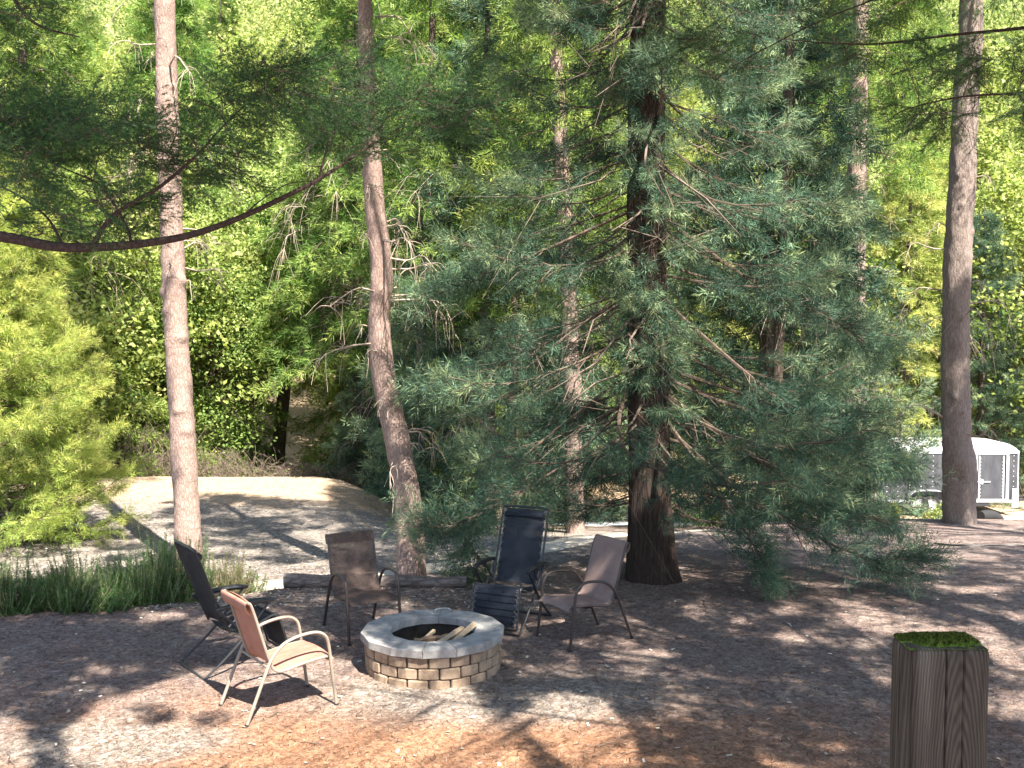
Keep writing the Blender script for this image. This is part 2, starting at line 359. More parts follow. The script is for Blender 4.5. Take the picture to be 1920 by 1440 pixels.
def trunk_mesh(name, pts, rad, sides=20, seed=1, amp=.06, mode='plate', ring=.12, flare=0.0, knots=()):
    L = np.linalg.norm(np.diff(np.asarray(pts, float), axis=0), axis=1).sum(); n_ = max(6, int(L / ring))
    c = spline(pts, n_); r = np.interp(np.linspace(0, 1, n_), np.linspace(0, 1, len(rad)), rad)
    a = np.linspace(0, 2 * math.pi, sides, endpoint=False); V = np.zeros((n_, sides, 3))
    for k in range(n_):
        z = c[k, 2] - c[0, 2]
        for q in range(sides):
            ca, sa = math.cos(a[q]), math.sin(a[q])
            if mode == 'furrow': f = mnoise.noise(Vector((ca * 4.5 + seed, sa * 4.5, z * .5))) * 1.6 + mnoise.noise(Vector((ca * 11, sa * 11 + seed, z * 1.1)))
            else: f = mnoise.noise(Vector((ca * 2 + seed, sa * 2, z * 1.6))) + mnoise.noise(Vector((ca * 6, sa * 6 + seed, z * 7))) * .8
            fl = 1 + flare * math.exp(-z / .35) * (1 + .35 * math.sin(a[q] * 5 + seed))
            for kz, ka, kam, kw in knots:
                if abs(z - kz) < 3 * kw:
                    da = (a[q] - ka + math.pi) % (2 * math.pi) - math.pi; fl += kam * math.exp(-((z - kz) / kw) ** 2 - (da * r[k] / kw) ** 2)
            rr = r[k] * (fl + amp * f)
            V[k, q] = (c[k, 0] + ca * rr, c[k, 1] + sa * rr, c[k, 2])
    i = np.arange(n_ - 1)[:, None] * sides; j = np.arange(sides)[None, :]; k = (j + 1) % sides
    Q = np.stack([i + j, i + k, i + k + sides, i + j + sides], -1).reshape(-1, 4)
    return mesh_arrays(name, V.reshape(-1, 3), Q, True)

def conifer(seed, ht, z0, Rb, nb, blade, tufts, shape=1.0, droop=(-.45, .40), trunk_r=.2, avoid=None, tmin=.3, sec=1.0, flat=None, spread=(.45, .95),
            axis=None, rfun=None, ntuft=4, wood_sides=5, tuft_len=.22, inner=True, azr=None, zpow=1.0):
    """returns wood MB, foliage arrays. Crown radius Rb at z0 narrowing to the top ht."""
    rg = np.random.default_rng(seed); wood = MB(); S = []; U = []; L = []; T = []
    axis = axis or (lambda z: (0.0, 0.0))
    for k in range(nb):
        f = ((k + rg.uniform(0, 1)) / nb) ** zpow; z = z0 + (ht - z0) * f * .97
        az = k * 2.399 + rg.uniform(-.5, .5)
        if azr: az = rg.uniform(*azr)
        bl = (rfun(f, az) if rfun else Rb * (1 - f) ** shape + .25) * rg.uniform(.72, 1.12)
        if avoid is not None:
            bl *= avoid(az, z)
            if bl < .25: continue
        s0 = droop[0] * rg.uniform(.7, 1.3); s1 = droop[1] * rg.uniform(.6, 1.4)
        t = np.linspace(0, 1, 9); wob = rg.normal(0, .035, 2) * bl
        x = np.cos(az) * bl * t - np.sin(az) * wob[0] * np.sin(t * 3.1); y = np.sin(az) * bl * t + np.cos(az) * wob[0] * np.sin(t * 3.1)
        zz = z + bl * (s0 * t + s1 * t * t) + wob[1] * np.sin(t * 5)
        ax = axis(z); p = np.stack([x + ax[0], y + ax[1], zz], 1)
        r0 = .008 + .0052 * bl; wood.tube(p, np.linspace(r0, .004, 9), wood_sides, caps=False)
        tg = unit(np.gradient(p, axis=0)); nsec = max(4, int((5 + 5.5 * bl) * sec))
        for q in range(nsec):
            tt = tmin + (1 - tmin) * (q + rg.uniform(0, 1)) / nsec; kf = tt * 8; ki = min(int(kf), 7); fr_ = kf - ki
            b0 = p[ki] * (1 - fr_) + p[ki + 1] * fr_; d0 = tg[ki]
            side = np.array([-np.sin(az), np.cos(az), 0]) * (1 if q % 2 else -1)
            d = unit(d0 * rg.uniform(.5, 1.1) + side * rg.uniform(.3, 1.0) + np.array([0, 0, rg.uniform(-.5, .25)]))
            l2 = bl * .30 * (1.25 - tt) * rg.uniform(.7, 1.3) + .12
            e = b0 + d * l2 + np.array([0, 0, -.10 * l2]); mid_ = (b0 + e) / 2 + rg.normal(0, .04, 3) * l2
            if inner: wood.tube([b0, mid_, e], [r0 * .35, r0 * .25, .003], 3, caps=False)
            m_ = ntuft
            tt2 = (np.arange(m_) + rg.uniform(.2, 1, m_)) / m_
            for s_ in tt2:
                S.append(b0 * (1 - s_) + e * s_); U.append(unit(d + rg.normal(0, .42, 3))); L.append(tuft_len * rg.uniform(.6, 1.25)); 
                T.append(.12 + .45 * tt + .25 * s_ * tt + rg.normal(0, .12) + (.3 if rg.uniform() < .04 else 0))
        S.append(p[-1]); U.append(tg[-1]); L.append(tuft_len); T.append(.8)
    S = np.array(S); U = np.array(U); L = np.array(L); T = np.clip(np.array(T), 0, 1)
    fol = blades(rg, S, U, L, tufts, blade[0], blade[1], spread, .2, T, flat)
    return wood, fol
def put_tree(root, trunk_me, bark, wood, fol, fmat, cname='crown'):
    t = link('trunk', trunk_me, bark, root)
    w_ = wood.build('branches', M['twig_dark'], root) if wood is not None and wood.n else None
    f = link(cname, mesh_arrays(cname, *fol[:2], tint=fol[2]) if isinstance(fol, tuple) else fol, fmat, root)
    return t, w_, f
def copy_tree(o, loc, rz, label, group=None, sc_=1.0):
    c = o.copy(); C.objects.link(c); c.location = loc; c.rotation_euler = (0, 0, rz); c.scale = (sc_, sc_, sc_); c['label'] = label
    if group: c['group'] = group
    for ch in list(o.children):
        d = ch.copy(); C.objects.link(d); d.parent = c
    return c
def gz_at(x, y): return float(hgt(x, y))

# ================================================================= TREES
rnd = random.Random(11)
# ---- giant sequoia in the middle (hero)
Ys = 12.35
base = G(1228, 1088, 0.0); Xb = base[0]; zb = gz_at(Xb, Ys)
seq_pts = [(Xb, Ys, zb - .15), tuple(P(1219, 900, Ys)), tuple(P(1214, 600, Ys)), tuple(P(1212, 300, Ys)), tuple(P(1216, 0, Ys)), (Xb, Ys, 11.0), (Xb + .05, Ys, 15.5)]
seq = thing('sequoia_tree', 'big dark-barked conifer with drooping blue-green boughs, right behind the pinkish-brown chair', 'tree', (0, 0, 0))
tme = trunk_mesh('trunk', seq_pts, [.275, .262, .243, .232, .222, .215, .205, .15, .10, .03], 40, 3, .085, 'furrow', .07, .42)
sax = lambda z: (float(np.interp(z, [p[2] for p in seq_pts], [p[0] for p in seq_pts])), Ys)
def seq_avoid(az, z):                       # few boughs in front of the trunk, the low left side is open
    front = math.cos(az + math.pi / 2)      # 1 towards the camera
    if front > .62 and z > 2.0: return .22 if z < 7.5 else 1
    if z < 1.6 and front > .3: return .0
    if math.cos(az) < -.3 and z < 1.2: return .9
    return 1.0
seq_r = lambda f, az: (3.05 if math.cos(az) > 0 else 2.75) * (1 - f) ** .75 * (1 - .25 * math.exp(-f / .04))
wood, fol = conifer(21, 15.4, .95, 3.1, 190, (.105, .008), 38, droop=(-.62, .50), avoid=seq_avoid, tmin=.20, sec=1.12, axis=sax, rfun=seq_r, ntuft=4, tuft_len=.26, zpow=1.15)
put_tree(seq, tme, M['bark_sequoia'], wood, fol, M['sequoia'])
rg = np.random.default_rng(4)     # bare dead stubs along the trunk
for k in range(58):
    mb = MB()
    z = rg.uniform(1.6, 8); az = rg.uniform(0, 2 * math.pi); l = rg.uniform(.3, 1.5); ax = sax(z)
    d = np.array([math.cos(az), math.sin(az), 0]); p0 = np.array([ax[0], ax[1], z]) + d * .2
    e = p0 + d * l + np.array([0, 0, -l * rg.uniform(.3, .8)]); mdl = (p0 + e) / 2 + rg.normal(0, .07, 3) * l
    mb.tube([p0, mdl, e], [.018, .011, .003], 5, caps=False)
    for q in range(3):
        s_ = rg.uniform(.3, .95); b_ = p0 * (1 - s_) + e * s_; mb.tube([b_, b_ + rg.normal(0, .22, 3) * l, b_ + rg.normal(0, .3, 3) * l + [0, 0, -.1]], [.006, .004, .002], 3, caps=False)
    mb.build('dead_branch', M['twig_mid'], seq)
# low boughs: the one resting on the ground at right, the one over the trunk, the one at left behind the dark recliner
def bough(root, pts, r0, n_t, ln, seed, matn, tl=.28, nb=34, blade=(.10, .0075), side=.5, tmin=.25, name='low_bough', dz=0.0, lift=0.0):
    rg = np.random.default_rng(seed); p = spline(pts, 14); w_ = MB(); w_.tube(p, np.linspace(r0, .004, 14), 5, caps=False); tg = unit(np.gradient(p, axis=0))
    S = []; U = []; T = []
    for q in range(n_t):
        t = tmin + (1 - tmin) * (q + rg.uniform()) / n_t; i_ = min(int(t * 13), 12); b0 = p[i_] + (p[i_ + 1] - p[i_]) * (t * 13 - i_)
        sd = unit(np.cross(tg[i_], [0, 0, 1])) * (1 if q % 2 else -1)
        d = unit(tg[i_] * rg.uniform(.3, 1) + sd * rg.uniform(.1, 1) + np.array([0, 0, rg.uniform(-.35, .5) + lift])); l = side * rg.uniform(.4, 1.1) * (1.2 - t * .6)
        e = b0 + d * l; w_.tube([b0, (b0 + e) / 2 + rg.normal(0, .03, 3), e], [r0 * .35, r0 * .2, .002], 3, caps=False)
        for s_ in (.3, .55, .8, 1.0): S.append(b0 + (e - b0) * s_); U.append(unit(d + rg.normal(0, .4, 3) + [0, 0, dz])); T.append(.15 + .35 * t + .2 * s_)
    S = np.array(S); U = np.array(U); f = blades(rg, S, U, np.full(len(S), tl), nb, blade[0], blade[1], (.45, .95), .2, np.array(T))
    return w_, f
def merge(fs):
    V = []; Fq = []; T = []; n_ = 0
    for a, b_, c_ in fs: V.append(a); Fq.append(b_ + n_); T.append(c_); n_ += len(a)
    return np.vstack(V), np.vstack(Fq), np.concatenate(T)
bw = MB(); bf = []
def add_bough(*a, **k):
    w_, f = bough(seq, *a, **k); v_, q_ = w_.arrays(); bw.add(v_, q_); bf.append(f)
add_bough([(Xb + .1, Ys, 1.9), tuple(P(1400, 930, 12.0)), tuple(P(1540, 1010, 11.7)), tuple(P(1640, 1050, 11.6)), tuple(P(1715, 1042, 11.6))], .026, 60, 0, 31, 'sequoia', tmin=.35, side=.55)
add_bough([(Xb + .1, Ys, 2.3), tuple(P(1420, 860, 12.2)), tuple(P(1560, 950, 12.3)), tuple(P(1660, 975, 12.4))], .026, 60, 0, 32, 'sequoia', tmin=.3, side=.6)
add_bough([(Xb + .1, Ys, 2.6), tuple(P(1450, 760, 12.6)), tuple(P(1600, 830, 12.8)), tuple(P(1690, 880, 12.8))], .026, 60, 0, 33, 'sequoia', tmin=.3, side=.7)
add_bough([(Xb + .1, Ys, 2.0), tuple(P(1330, 900, 11.9)), tuple(P(1400, 1000, 11.6)), tuple(P(1440, 1070, 11.5))], .03, 34, 0, 34, 'sequoia', tmin=.45, side=.4)
add_bough([(Xb - .1, Ys, 3.0), tuple(P(1160, 790, 11.9)), tuple(P(1200, 870, 11.3)), tuple(P(1290, 880, 11.1))], .03, 34, 0, 35, 'sequoia', tmin=.35, side=.42)
add_bough([(Xb - .1, Ys, 2.4), tuple(P(1070, 860, 12.2)), tuple(P(960, 930, 12.0)), tuple(P(850, 985, 11.9)), tuple(P(800, 985, 11.8))], .026, 60, 0, 36, 'sequoia', tmin=.35, side=.55)
add_bough([(Xb - .1, Ys, 2.7), tuple(P(1050, 800, 12.6)), tuple(P(940, 900, 12.6)), tuple(P(880, 1000, 12.5)), tuple(P(905, 1060, 12.4))], .026, 50, 0, 37, 'sequoia', tmin=.5, side=.5)
add_bough([(Xb - .1, Ys, 3.6), tuple(P(1030, 640, 12.3)), tuple(P(900, 700, 12.2)), tuple(P(800, 730, 12.1))], .026, 60, 0, 38, 'sequoia', tmin=.3, side=.65)
add_bough([(Xb - .1, Ys, 4.6), tuple(P(1020, 470, 12.2)), tuple(P(900, 520, 12.1)), tuple(P(800, 560, 12.0))], .026, 60, 0, 39, 'sequoia', tmin=.3, side=.65)
add_bough([(Xb + .1, Ys, 4.4), tuple(P(1400, 520, 12.0)), tuple(P(1560, 600, 12.0)), tuple(P(1650, 660, 12.0))], .026, 60, 0, 40, 'sequoia', tmin=.3, side=.7)
add_bough([(Xb + .1, Ys, 3.4), tuple(P(1400, 700, 11.7)), tuple(P(1530, 800, 11.5)), tuple(P(1640, 860, 11.5))], .026, 60, 0, 41, 'sequoia', tmin=.3, side=.7)
add_bough([(Xb, Ys, 5.6), tuple(P(1240, 190, 11.2)), tuple(P(1240, 120, 10.8))], .025, 14, 0, 42, 'sequoia', tmin=.5, side=.3)
lb = bw.build('low_boughs', M['twig_dark'], seq); link('low_foliage', mesh_arrays('low_foliage', *merge(bf)[:2], tint=merge(bf)[2]), M['sequoia'], seq)

# ---- bare-stemmed pines whose crowns start above the picture
def dead_twigs(root, pts, zr, n_, lr, seed, curl=.5, each=False):
    rg = np.random.default_rng(seed); mb = MB(); p = np.asarray(pts, float)
    for k in range(n_):
        z = rg.uniform(*zr); c = np.array([np.interp(z, p[:, 2], p[:, 0]), np.interp(z, p[:, 2], p[:, 1]), z]); az = rg.uniform(0, 2 * math.pi); l = rg.uniform(*lr)
        d = np.array([math.cos(az), math.sin(az), 0])
        q = [c + d * .12, c + d * (.12 + l * .35) + [0, 0, l * rg.uniform(-.05, .2)], c + d * l * .75 + rg.normal(0, .08, 3) * l, c + d * l + [0, 0, -l * rg.uniform(.1, .5)]]
        q = spline(q, 8); mb.tube(q, np.linspace(.016 * (.5 + l * .5), .003, 8), 4, caps=False)
        for h in range(int(4 + l * 7)):
            i_ = rg.integers(2, 8); b0 = q[i_]; dd = unit(q[min(i_, 7)] - q[i_ - 1] + rg.normal(0, .9, 3) * np.linalg.norm(q[1] - q[0]) + [0, 0, -.05]); ll = l * rg.uniform(.2, .5)
            mb.tube(spline([b0, b0 + dd * ll * .5 + rg.normal(0, curl * .14, 3) * ll, b0 + dd * ll + np.array([0, 0, -ll * curl])], 5), np.linspace(.005, .0018, 5), 3, caps=False)
        if each: mb.build('dead_branch', M['twig'], root); mb = MB()
    if not each: mb.build('dead_branches', M['twig'], root)
def pine(label, ptsx, Y, rad, seed, mat_, crown_z, ht, Rb, dead, sides=24, top_dx=0.0, twr=(.3, 1.3), fmat='fir', nbr=70, flare=.12, dead_z=None, knots=()):
    x0, y0 = ptsx[0]; b0 = P(x0, y0, Y); zb = gz_at(b0[0], Y)
    pts = [(b0[0], Y, min(zb, b0[2]) - .12)] + [tuple(P(a, b_, Y)) for a, b_ in ptsx[(1 if b0[2] <= zb + .4 else 0):]]
    tx, ty, tz = pts[-1]
    pts += [(tx + top_dx, Y, max(tz + 2, crown_z + 1)), (tx + top_dx * 1.5, Y, ht)]
    t = thing('pine_tree', label, 'tree')
    pa = np.array(pts)
    ax = lambda z: (float(np.interp(z, pa[:, 2], pa[:, 0])), Y)
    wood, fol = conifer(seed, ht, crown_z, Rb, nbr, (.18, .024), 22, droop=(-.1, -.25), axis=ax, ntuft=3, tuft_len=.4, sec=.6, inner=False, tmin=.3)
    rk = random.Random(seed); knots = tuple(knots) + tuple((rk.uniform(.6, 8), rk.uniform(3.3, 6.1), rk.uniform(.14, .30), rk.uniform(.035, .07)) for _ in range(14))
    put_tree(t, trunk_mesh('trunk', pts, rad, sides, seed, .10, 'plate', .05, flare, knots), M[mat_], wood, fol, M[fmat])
    if dead: dead_twigs(t, pts, dead_z or (1.2, crown_z + .8), dead, twr, seed + 1, .5, True)
    return t
pine('straight pinkish bare trunk rising behind the black recliner at left', [(355, 1062), (347, 900), (335, 700), (327, 550), (318, 330), (312, 150), (308, 0)], 14.0, [.190, .172, .165, .158, .150, .145, .135, .10, .04], 51, 'bark_pine', 14, 20, 1.8, 26, twr=(.3, 1.1), top_dx=-.1, dead_z=(3.6, 9))
pine('crooked pinkish bare trunk standing behind the log between the two back chairs', [(773, 1080), (765, 940), (750, 850), (722, 720), (712, 620), (715, 500), (703, 390), (697, 290), (691, 180), (686, 60), (684, 0)], 12.75, [.185, .165, .160, .145, .14, .132, .118, .105, .095, .085, .07, .03], 52, 'bark_pine', 8.2, 11.5, 1.5, 44, twr=(.25, 1.0), nbr=40)
pine('thick grey-brown trunk standing in front of the cargo trailer', [(1800, 972), (1795, 850), (1791, 700), (1795, 500), (1803, 350), (1810, 200), (1820, 60), (1822, 0)], 17.6, [.275, .25, .23, .225, .215, .205, .195, .19, .13, .05], 53, 'bark_grey', 9.5, 14.5, 2.0, 14, 36, twr=(.5, 1.9), flare=.10, knots=[(1.15, 5.6, .20, .32), (.75, 5.2, .10, .25), (1.25, 4.6, .18, .16), (.95, 4.4, -.15, .10)])
pine('pale trunk half hidden by blue-green boughs, between the big dark tree and the cargo trailer', [(1600, 860), (1602, 700), (1604, 450), (1608, 250), (1614, 0)], 25.0, [.30, .27, .25, .23, .2, .12, .05], 54, 'bark_pine', 7, 18, 2.0, 14, twr=(.5, 1.6))
pine('slim sunlit pale trunk seen through the boughs just left of the big dark trunk', [(1079, 1000), (1076, 850), (1072, 700), (1066, 560), (1058, 400), (1046, 180), (1040, 40)], 18.5, [.17, .155, .145, .135, .12, .10, .05], 55, 'bark_pine', 4.3, 12, 1.7, 10, twr=(.3, 1.1), nbr=80, dead_z=(1.5, 5))
pine('slim dark trunk in the shade right of the big dark trunk, behind its boughs', [(1452, 960), (1455, 800), (1462, 600), (1470, 400), (1480, 100)], 20.0, [.11, .10, .10, .09, .08, .04], 56, 'bark_dark', 4.2, 13, 1.9, 12, nbr=80, dead_z=(1, 6), fmat='sequoia')
pine('thin dark trunk behind the lower part of the crooked pinkish trunk', [(780, 930), (783, 800), (790, 650), (800, 400), (810, 100)], 20.5, [.11, .1, .09, .08, .06, .03], 57, 'bark_dark', 3.6, 12, 1.6, 8, nbr=80, dead_z=(1, 5))
pine('thin dark trunk in the woods seen just left of the dark recliner\'s top', [(958, 900), (960, 760), (966, 600), (972, 300)], 24, [.13, .12, .11, .09, .06, .03], 58, 'bark_dark', 3.5, 13, 2.0, 8, nbr=80, dead_z=(0, 5))

# ---- generic background kinds (built once, then copied)
def fir_proto(name, label, seed, ht, Rb, fm, nb=95, droop=(-.12, -.30), z0=1.0, blade=(.185, .024), tufts=24, tr=.2, dead=40):
    t = thing(name, label, 'tree')
    wood, fol = conifer(seed, ht, z0, Rb, nb, blade, tufts, shape=.8, droop=droop, sec=.75, ntuft=4, tuft_len=.40, tmin=.22, flat=.55)
    put_tree(t, trunk_mesh('trunk', [(0, 0, -.4), (.05, 0, ht * .4), (0, 0, ht)], [tr, tr * .75, .02], 12, seed, .07, 'plate', .4), M['bark_dark'], wood, fol, M[fm])
    if dead: dead_twigs(t, [(0, 0, 0), (0, 0, ht)], (z0, ht * .6), dead, (.8, Rb * .8), seed + 2, .6)
    return t
def broad_proto(name, label, seed, ht, Rb, base_z, ncl=230, nl=150, leaf=.16, tr=.16, lean=0.0, fm='leaf', crf=.62):
    t = thing(name, label, 'tree'); rg = np.random.default_rng(seed); mb = MB(); cz = (ht + base_z) / 2
    Cs = []; 
    for k in range(ncl):
        d = unit(rg.normal(size=3)); r = rg.uniform(.35, 1.0) ** .6
        sh = 1 + .28 * math.sin(d[0] * 5 + seed) * math.cos(d[2] * 4 + 2 * seed)
        Cs.append([d[0] * Rb * r * sh + lean, d[1] * Rb * r * sh, cz + d[2] * (ht - base_z) / 2 * r * sh])
    Cs = np.array(Cs)
    fork = np.array([lean * .4, 0, base_z + (ht - base_z) * .12])
    for k in range(0, ncl, 6):
        e = Cs[k]; st = fork + np.array([lean * .2, 0, rg.uniform(0, (ht - base_z) * .35)]); md = (st + e) / 2 + np.array([0, 0, .3]) + rg.normal(0, .15, 3)
        mb.tube(spline([st, md, e], 7), np.linspace(tr * .28, .01, 7), 4, caps=False)
    tint = np.clip(.25 + .45 * (Cs[:, 2] - base_z) / (ht - base_z) + rg.normal(0, .18, ncl), 0, 1)
    fol = leaves(rg, Cs, rg.uniform(.5, .95, ncl) * Rb * .30, nl, leaf, tint)
    link('trunk', trunk_mesh('trunk', [(0, 0, -.5), (lean * .15, 0, base_z * .5), tuple(fork), (lean * .6, 0, ht * .85)], [tr, tr * .8, tr * .7, .03], 12, seed, .08, 'plate', .3), M['bark_dark'], t)
    mb.build('branches', M['twig_dark'], t); link('crown', mesh_arrays('crown', *fol[:2], tint=fol[2]), M[fm], t)
    return t
protos = {
 'fir': fir_proto('fir_tree', '', 61, 17, 3.4, 'fir', nb=130, tufts=26, dead=70),
 'gold': fir_proto('fir_tree', '', 62, 14, 2.9, 'fir_gold', nb=120, z0=.4, tufts=26, dead=25),
 'firhigh': fir_proto('fir_tree', '', 67, 15, 2.9, 'fir', nb=110, z0=4.6, tufts=26, dead=60),
 'seqb': fir_proto('sequoia_tree', '', 63, 13, 3.2, 'sequoia', droop=(-.5, .5), nb=120, z0=.5, blade=(.15, .018), tufts=34, dead=25),
 'broad': broad_proto('broadleaf_tree', '', 64, 13, 4.2, 2.2),
 'broad2': broad_proto('broadleaf_tree', '', 65, 9, 3.4, .7, ncl=200, leaf=.14),
}
used = set(); cnt = {}
def put(kind, px, Y, rz, label, group=None, sc_=1.0, dz=0.0):
    X = (px - 960) / F * (Y * cp + .1); z = gz_at(X, Y) + dz
    if kind not in used:
        o = protos[kind]; used.add(kind); o.location = (X, Y, z); o.rotation_euler = (0, 0, rz); o.scale = (sc_,) * 3; o['label'] = label
        if group: o['group'] = group
    else: o = copy_tree(protos[kind], (X, Y, z), rz, label, group, sc_)
    return o
# the nearer trees of the wood edge, each recognisable
put('broad', 395, 28.5, .3, 'sunlit broad-leaved tree behind the straight pinkish trunk, leaves hanging low beside the dark gap', sc_=.62)
put('broad2', 215, 27.0, 1.0, 'leafy green tree just right of the yellow-green conifer, above the dark brush', sc_=1.1)
put('seqb', 690, 25.5, .8, 'small rounded blue-green conifer at the foot of the wood, left of the crooked trunk', sc_=.40)
put('seqb', 915, 20.6, 2.0, 'blue-green conifer with lit tips filling the space between crooked trunk and big dark trunk', sc_=.92)
put('seqb', 1440, 21.5, 3.3, 'blue-green conifer standing behind the right-hand boughs of the big dark tree', sc_=.98)
put('seqb', 1838, 37.0, .1, 'narrow grey-green conifer peeking over the cargo trailer beside the thick trunk', sc_=.82)
put('fir', 765, 29.0, .5, 'tall fir with many bare twigs right behind the crooked pinkish trunk')
put('firhigh', 672, 26.8, .5, 'fir whose drooping boughs hang between the dark gap and the crooked pinkish trunk')
put('seqb', 1555, 23.6, 5.0, 'blue-green conifer veiling the pale trunk left of the trailer', sc_=.62)
put('firhigh', 655, 37.0, 2.0, 'taller fir further back above the dark gap, added to shade its ground', sc_=1.2)  # added, like the next one, to cast shade on the gap's ground
put('firhigh', 640, 46.0, 4.0, 'fir deep in the wood above the dark gap, added to shade its ground', sc_=1.3)
put('fir', 330, 30.0, 5.1, 'fir with bare twigs rising behind the top of the straight pinkish trunk', sc_=1.0)
put('fir', 60, 25.0, 2.5, 'tall fir with bare grey twigs in the top left of the wood')
put('fir', 1060, 31.0, 4.0, 'tall fir standing behind the slim sunlit pale trunk')
put('gold', 1700, 38.0, 1.0, 'yellow-green fir behind the left end of the cargo trailer roof')
put('gold', 1890, 43.0, 4.4, 'yellow-green fir behind the right end of the cargo trailer')
put('gold', 1250, 33.0, 2.2, 'yellow-green fir lit behind the big dark trunk')
put('gold', 745, 34.5, 3.0, 'yellow-tipped fir right of the dark gap in the wood', sc_=.9)
put('broad', 1560, 41.0, 2.2, 'bright broad-leaved tree showing through behind the pale half-hidden trunk')
put('broad2', 1960, 39.0, .4, 'bright leafy tree at the right edge above the trailer\'s front end', sc_=1.5)
put('broad', 250, 36.0, 4.1, 'bright leafy tree whose top fills the gap left of the straight pinkish trunk')
kinds = ['fir', 'broad', 'gold', 'broad2', 'fir', 'broad']
for row, (Y, n_, s_) in enumerate([(47, 12, 1.15), (60, 14, 1.35), (78, 17, 1.7), (98, 20, 2.1)]):
    for q in range(n_):
        px = -150 + 2220 * (q + .5) / n_ + rnd.uniform(-35, 35)
        if 410 < px < 665 and Y < 66: continue
        if 440 < px < 620 and Y < 90: continue
        k = kinds[(q * 2 + row + rnd.randint(0, 1)) % 6]; f = {'fir': 'firs', 'gold': 'firs', 'broad': 'leafy trees', 'broad2': 'leafy trees'}[k]
        where = ['just behind the wood edge', 'deep in the wood', 'at the foot of the far slope', 'on the far slope'][row]
        lab = {'fir': 'dark green fir standing ', 'gold': 'yellow-green fir standing ', 'broad': 'tall sunlit leafy tree standing ', 'broad2': 'low sunlit leafy tree standing '}[k] + where
        put(k, px, Y + rnd.uniform(-3, 3), rnd.uniform(0, 6.28), lab, lab.replace(' standing', 's standing').replace('tree', 'tree'), s_ * rnd.uniform(.9, 1.1) * (1.4 if k == 'broad2' else 1))
# overhanging crown above the gap, dark leaning trunk standing in it
t = broad_proto('leaning_tree', 'dark leaning trunk standing alone in the shaded gap, with foliage hanging over it', 66, 12, 2.9, 3.8, ncl=150, nl=150, leaf=.15, tr=.26, lean=1.1)
t['category'] = 'tree'; X = (512 - 960) / F * 31; t.location = (X, 31, gz_at(X, 31) - .3)
pX = P(520, 400, 66); put('broad', 545, 70, 1.3, 'leafy tree seen above the dark gap, far behind the leaning trunk', sc_=1.7, dz=3.5)
rg = np.random.default_rng(8); n_ = 4200; wy = 92 + 250 * rg.uniform(0, 1, n_) ** 1.4; wx = rg.uniform(-1, 1, n_) * (.56 * wy + 10); wz = hgt(wx, wy) + rg.uniform(.5, 9, n_)
f = leaves(rg, np.stack([wx, wy, wz], 1), rg.uniform(3.0, 5, n_) * (1 + (wy - 92) / 200), 46, 1.0, np.clip(.45 + .45 * vnoise(wx, wz * 2 + wy * .3, .16, 5) + rg.normal(0, .14, n_), 0, 1), .8)  # slow noise puts light masses and darker gaps into the leaf tint
o = link('far_wood', mesh_arrays('far_wood', *f[:2], tint=f[2]), M['leaf_far'], kind='stuff'); o['label'] = 'mass of sunlit woodland covering the far slope'; o['category'] = 'woodland'

# ---- young yellow-green sequoia at the left edge
X = (-32 - 960) / F * 15.6; z = gz_at(X, 15.6)
t = thing('young_sequoia', 'bushy bright yellow-green young conifer at the left edge above the rosemary', 'tree', (X, 15.6, z))
wood, fol = conifer(71, 6.2, .05, 1.78, 240, (.085, .0085), 30, shape=.72, droop=(-.12, .42), sec=1.25, ntuft=5, tuft_len=.22, tmin=.3, inner=True)
put_tree(t, trunk_mesh('trunk', [(0, 0, -.2), (0, 0, 3), (.03, 0, 5.6)], [.13, .08, .02], 12, 5, .07, 'plate', .2), M['bark_sequoia'], wood, fol, M['sequoia_bright'])

# ================================================================= OBJECTS
M['tan_metal'] = m_plain('tan_painted_metal', (.27, .225, .18), .42, .0, .08, 20, .05, .001, .5)
M['brown_metal'] = m_plain('brown_painted_metal', (.055, .04, .036), .4, .0, .15, 20, .05, .001, .5)
M['black_metal'] = m_plain('black_painted_metal', (.022, .023, .026), .4, 0, .2, 20, .05, .001, .5)
M['grey_metal'] = m_plain('worn_grey_metal', (.36, .35, .33), .35, .6, .2, 30, .05, .001, .5)
def m_sling(name, c1, c2, holes=.12, scale=520):
    m, n, b = mat(name); v = mapping(n, (1, 1, 1), 'Generated')
    tc = N(n, 'ShaderNodeTexCoord')
    nz = noise_node(n, 7, 4, .6, tc.outputs['Object']); fn = noise_node(n, 180, 2, .8, tc.outputs['Object'])
    r = ramp(n, nz.outputs[0], [(.3, c1), (.7, c2)]); c = mixc(n, .3, r.outputs[0], mixc(n, fn.outputs[0], (0.05, .05, .05), (1, 1, 1)), 'OVERLAY')
    n.links.new(c, b.inputs['Base Color']); b.inputs['Roughness'].default_value = .7
    bump(n, b, fn.outputs[0], .3, .002)
    tr = N(n, 'ShaderNodeBsdfTranslucent'); n.links.new(c, tr.inputs[0]); tp = N(n, 'ShaderNodeBsdfTransparent')
    mx = N(n, 'ShaderNodeMixShader'); mx.inputs[0].default_value = .22; mx2 = N(n, 'ShaderNodeMixShader'); mx2.inputs[0].default_value = holes
    n.links.new(b.outputs[0], mx.inputs[1]); n.links.new(tr.outputs[0], mx.inputs[2])
    n.links.new(mx.outputs[0], mx2.inputs[1]); n.links.new(tp.outputs[0], mx2.inputs[2]); n.links.new(mx2.outputs[0], n.nodes['Material Output'].inputs[0])
    return m
M['sling_salmon'] = m_sling('salmon_mesh_fabric', (.40, .19, .135), (.50, .265, .20), .05)
M['sling_brown'] = m_sling('brown_mesh_fabric', (.10, .066, .055), (.15, .10, .082), .26)
M['sling_mauve'] = m_sling('mauve_mesh_fabric', (.25, .175, .155), (.33, .235, .21), .08)
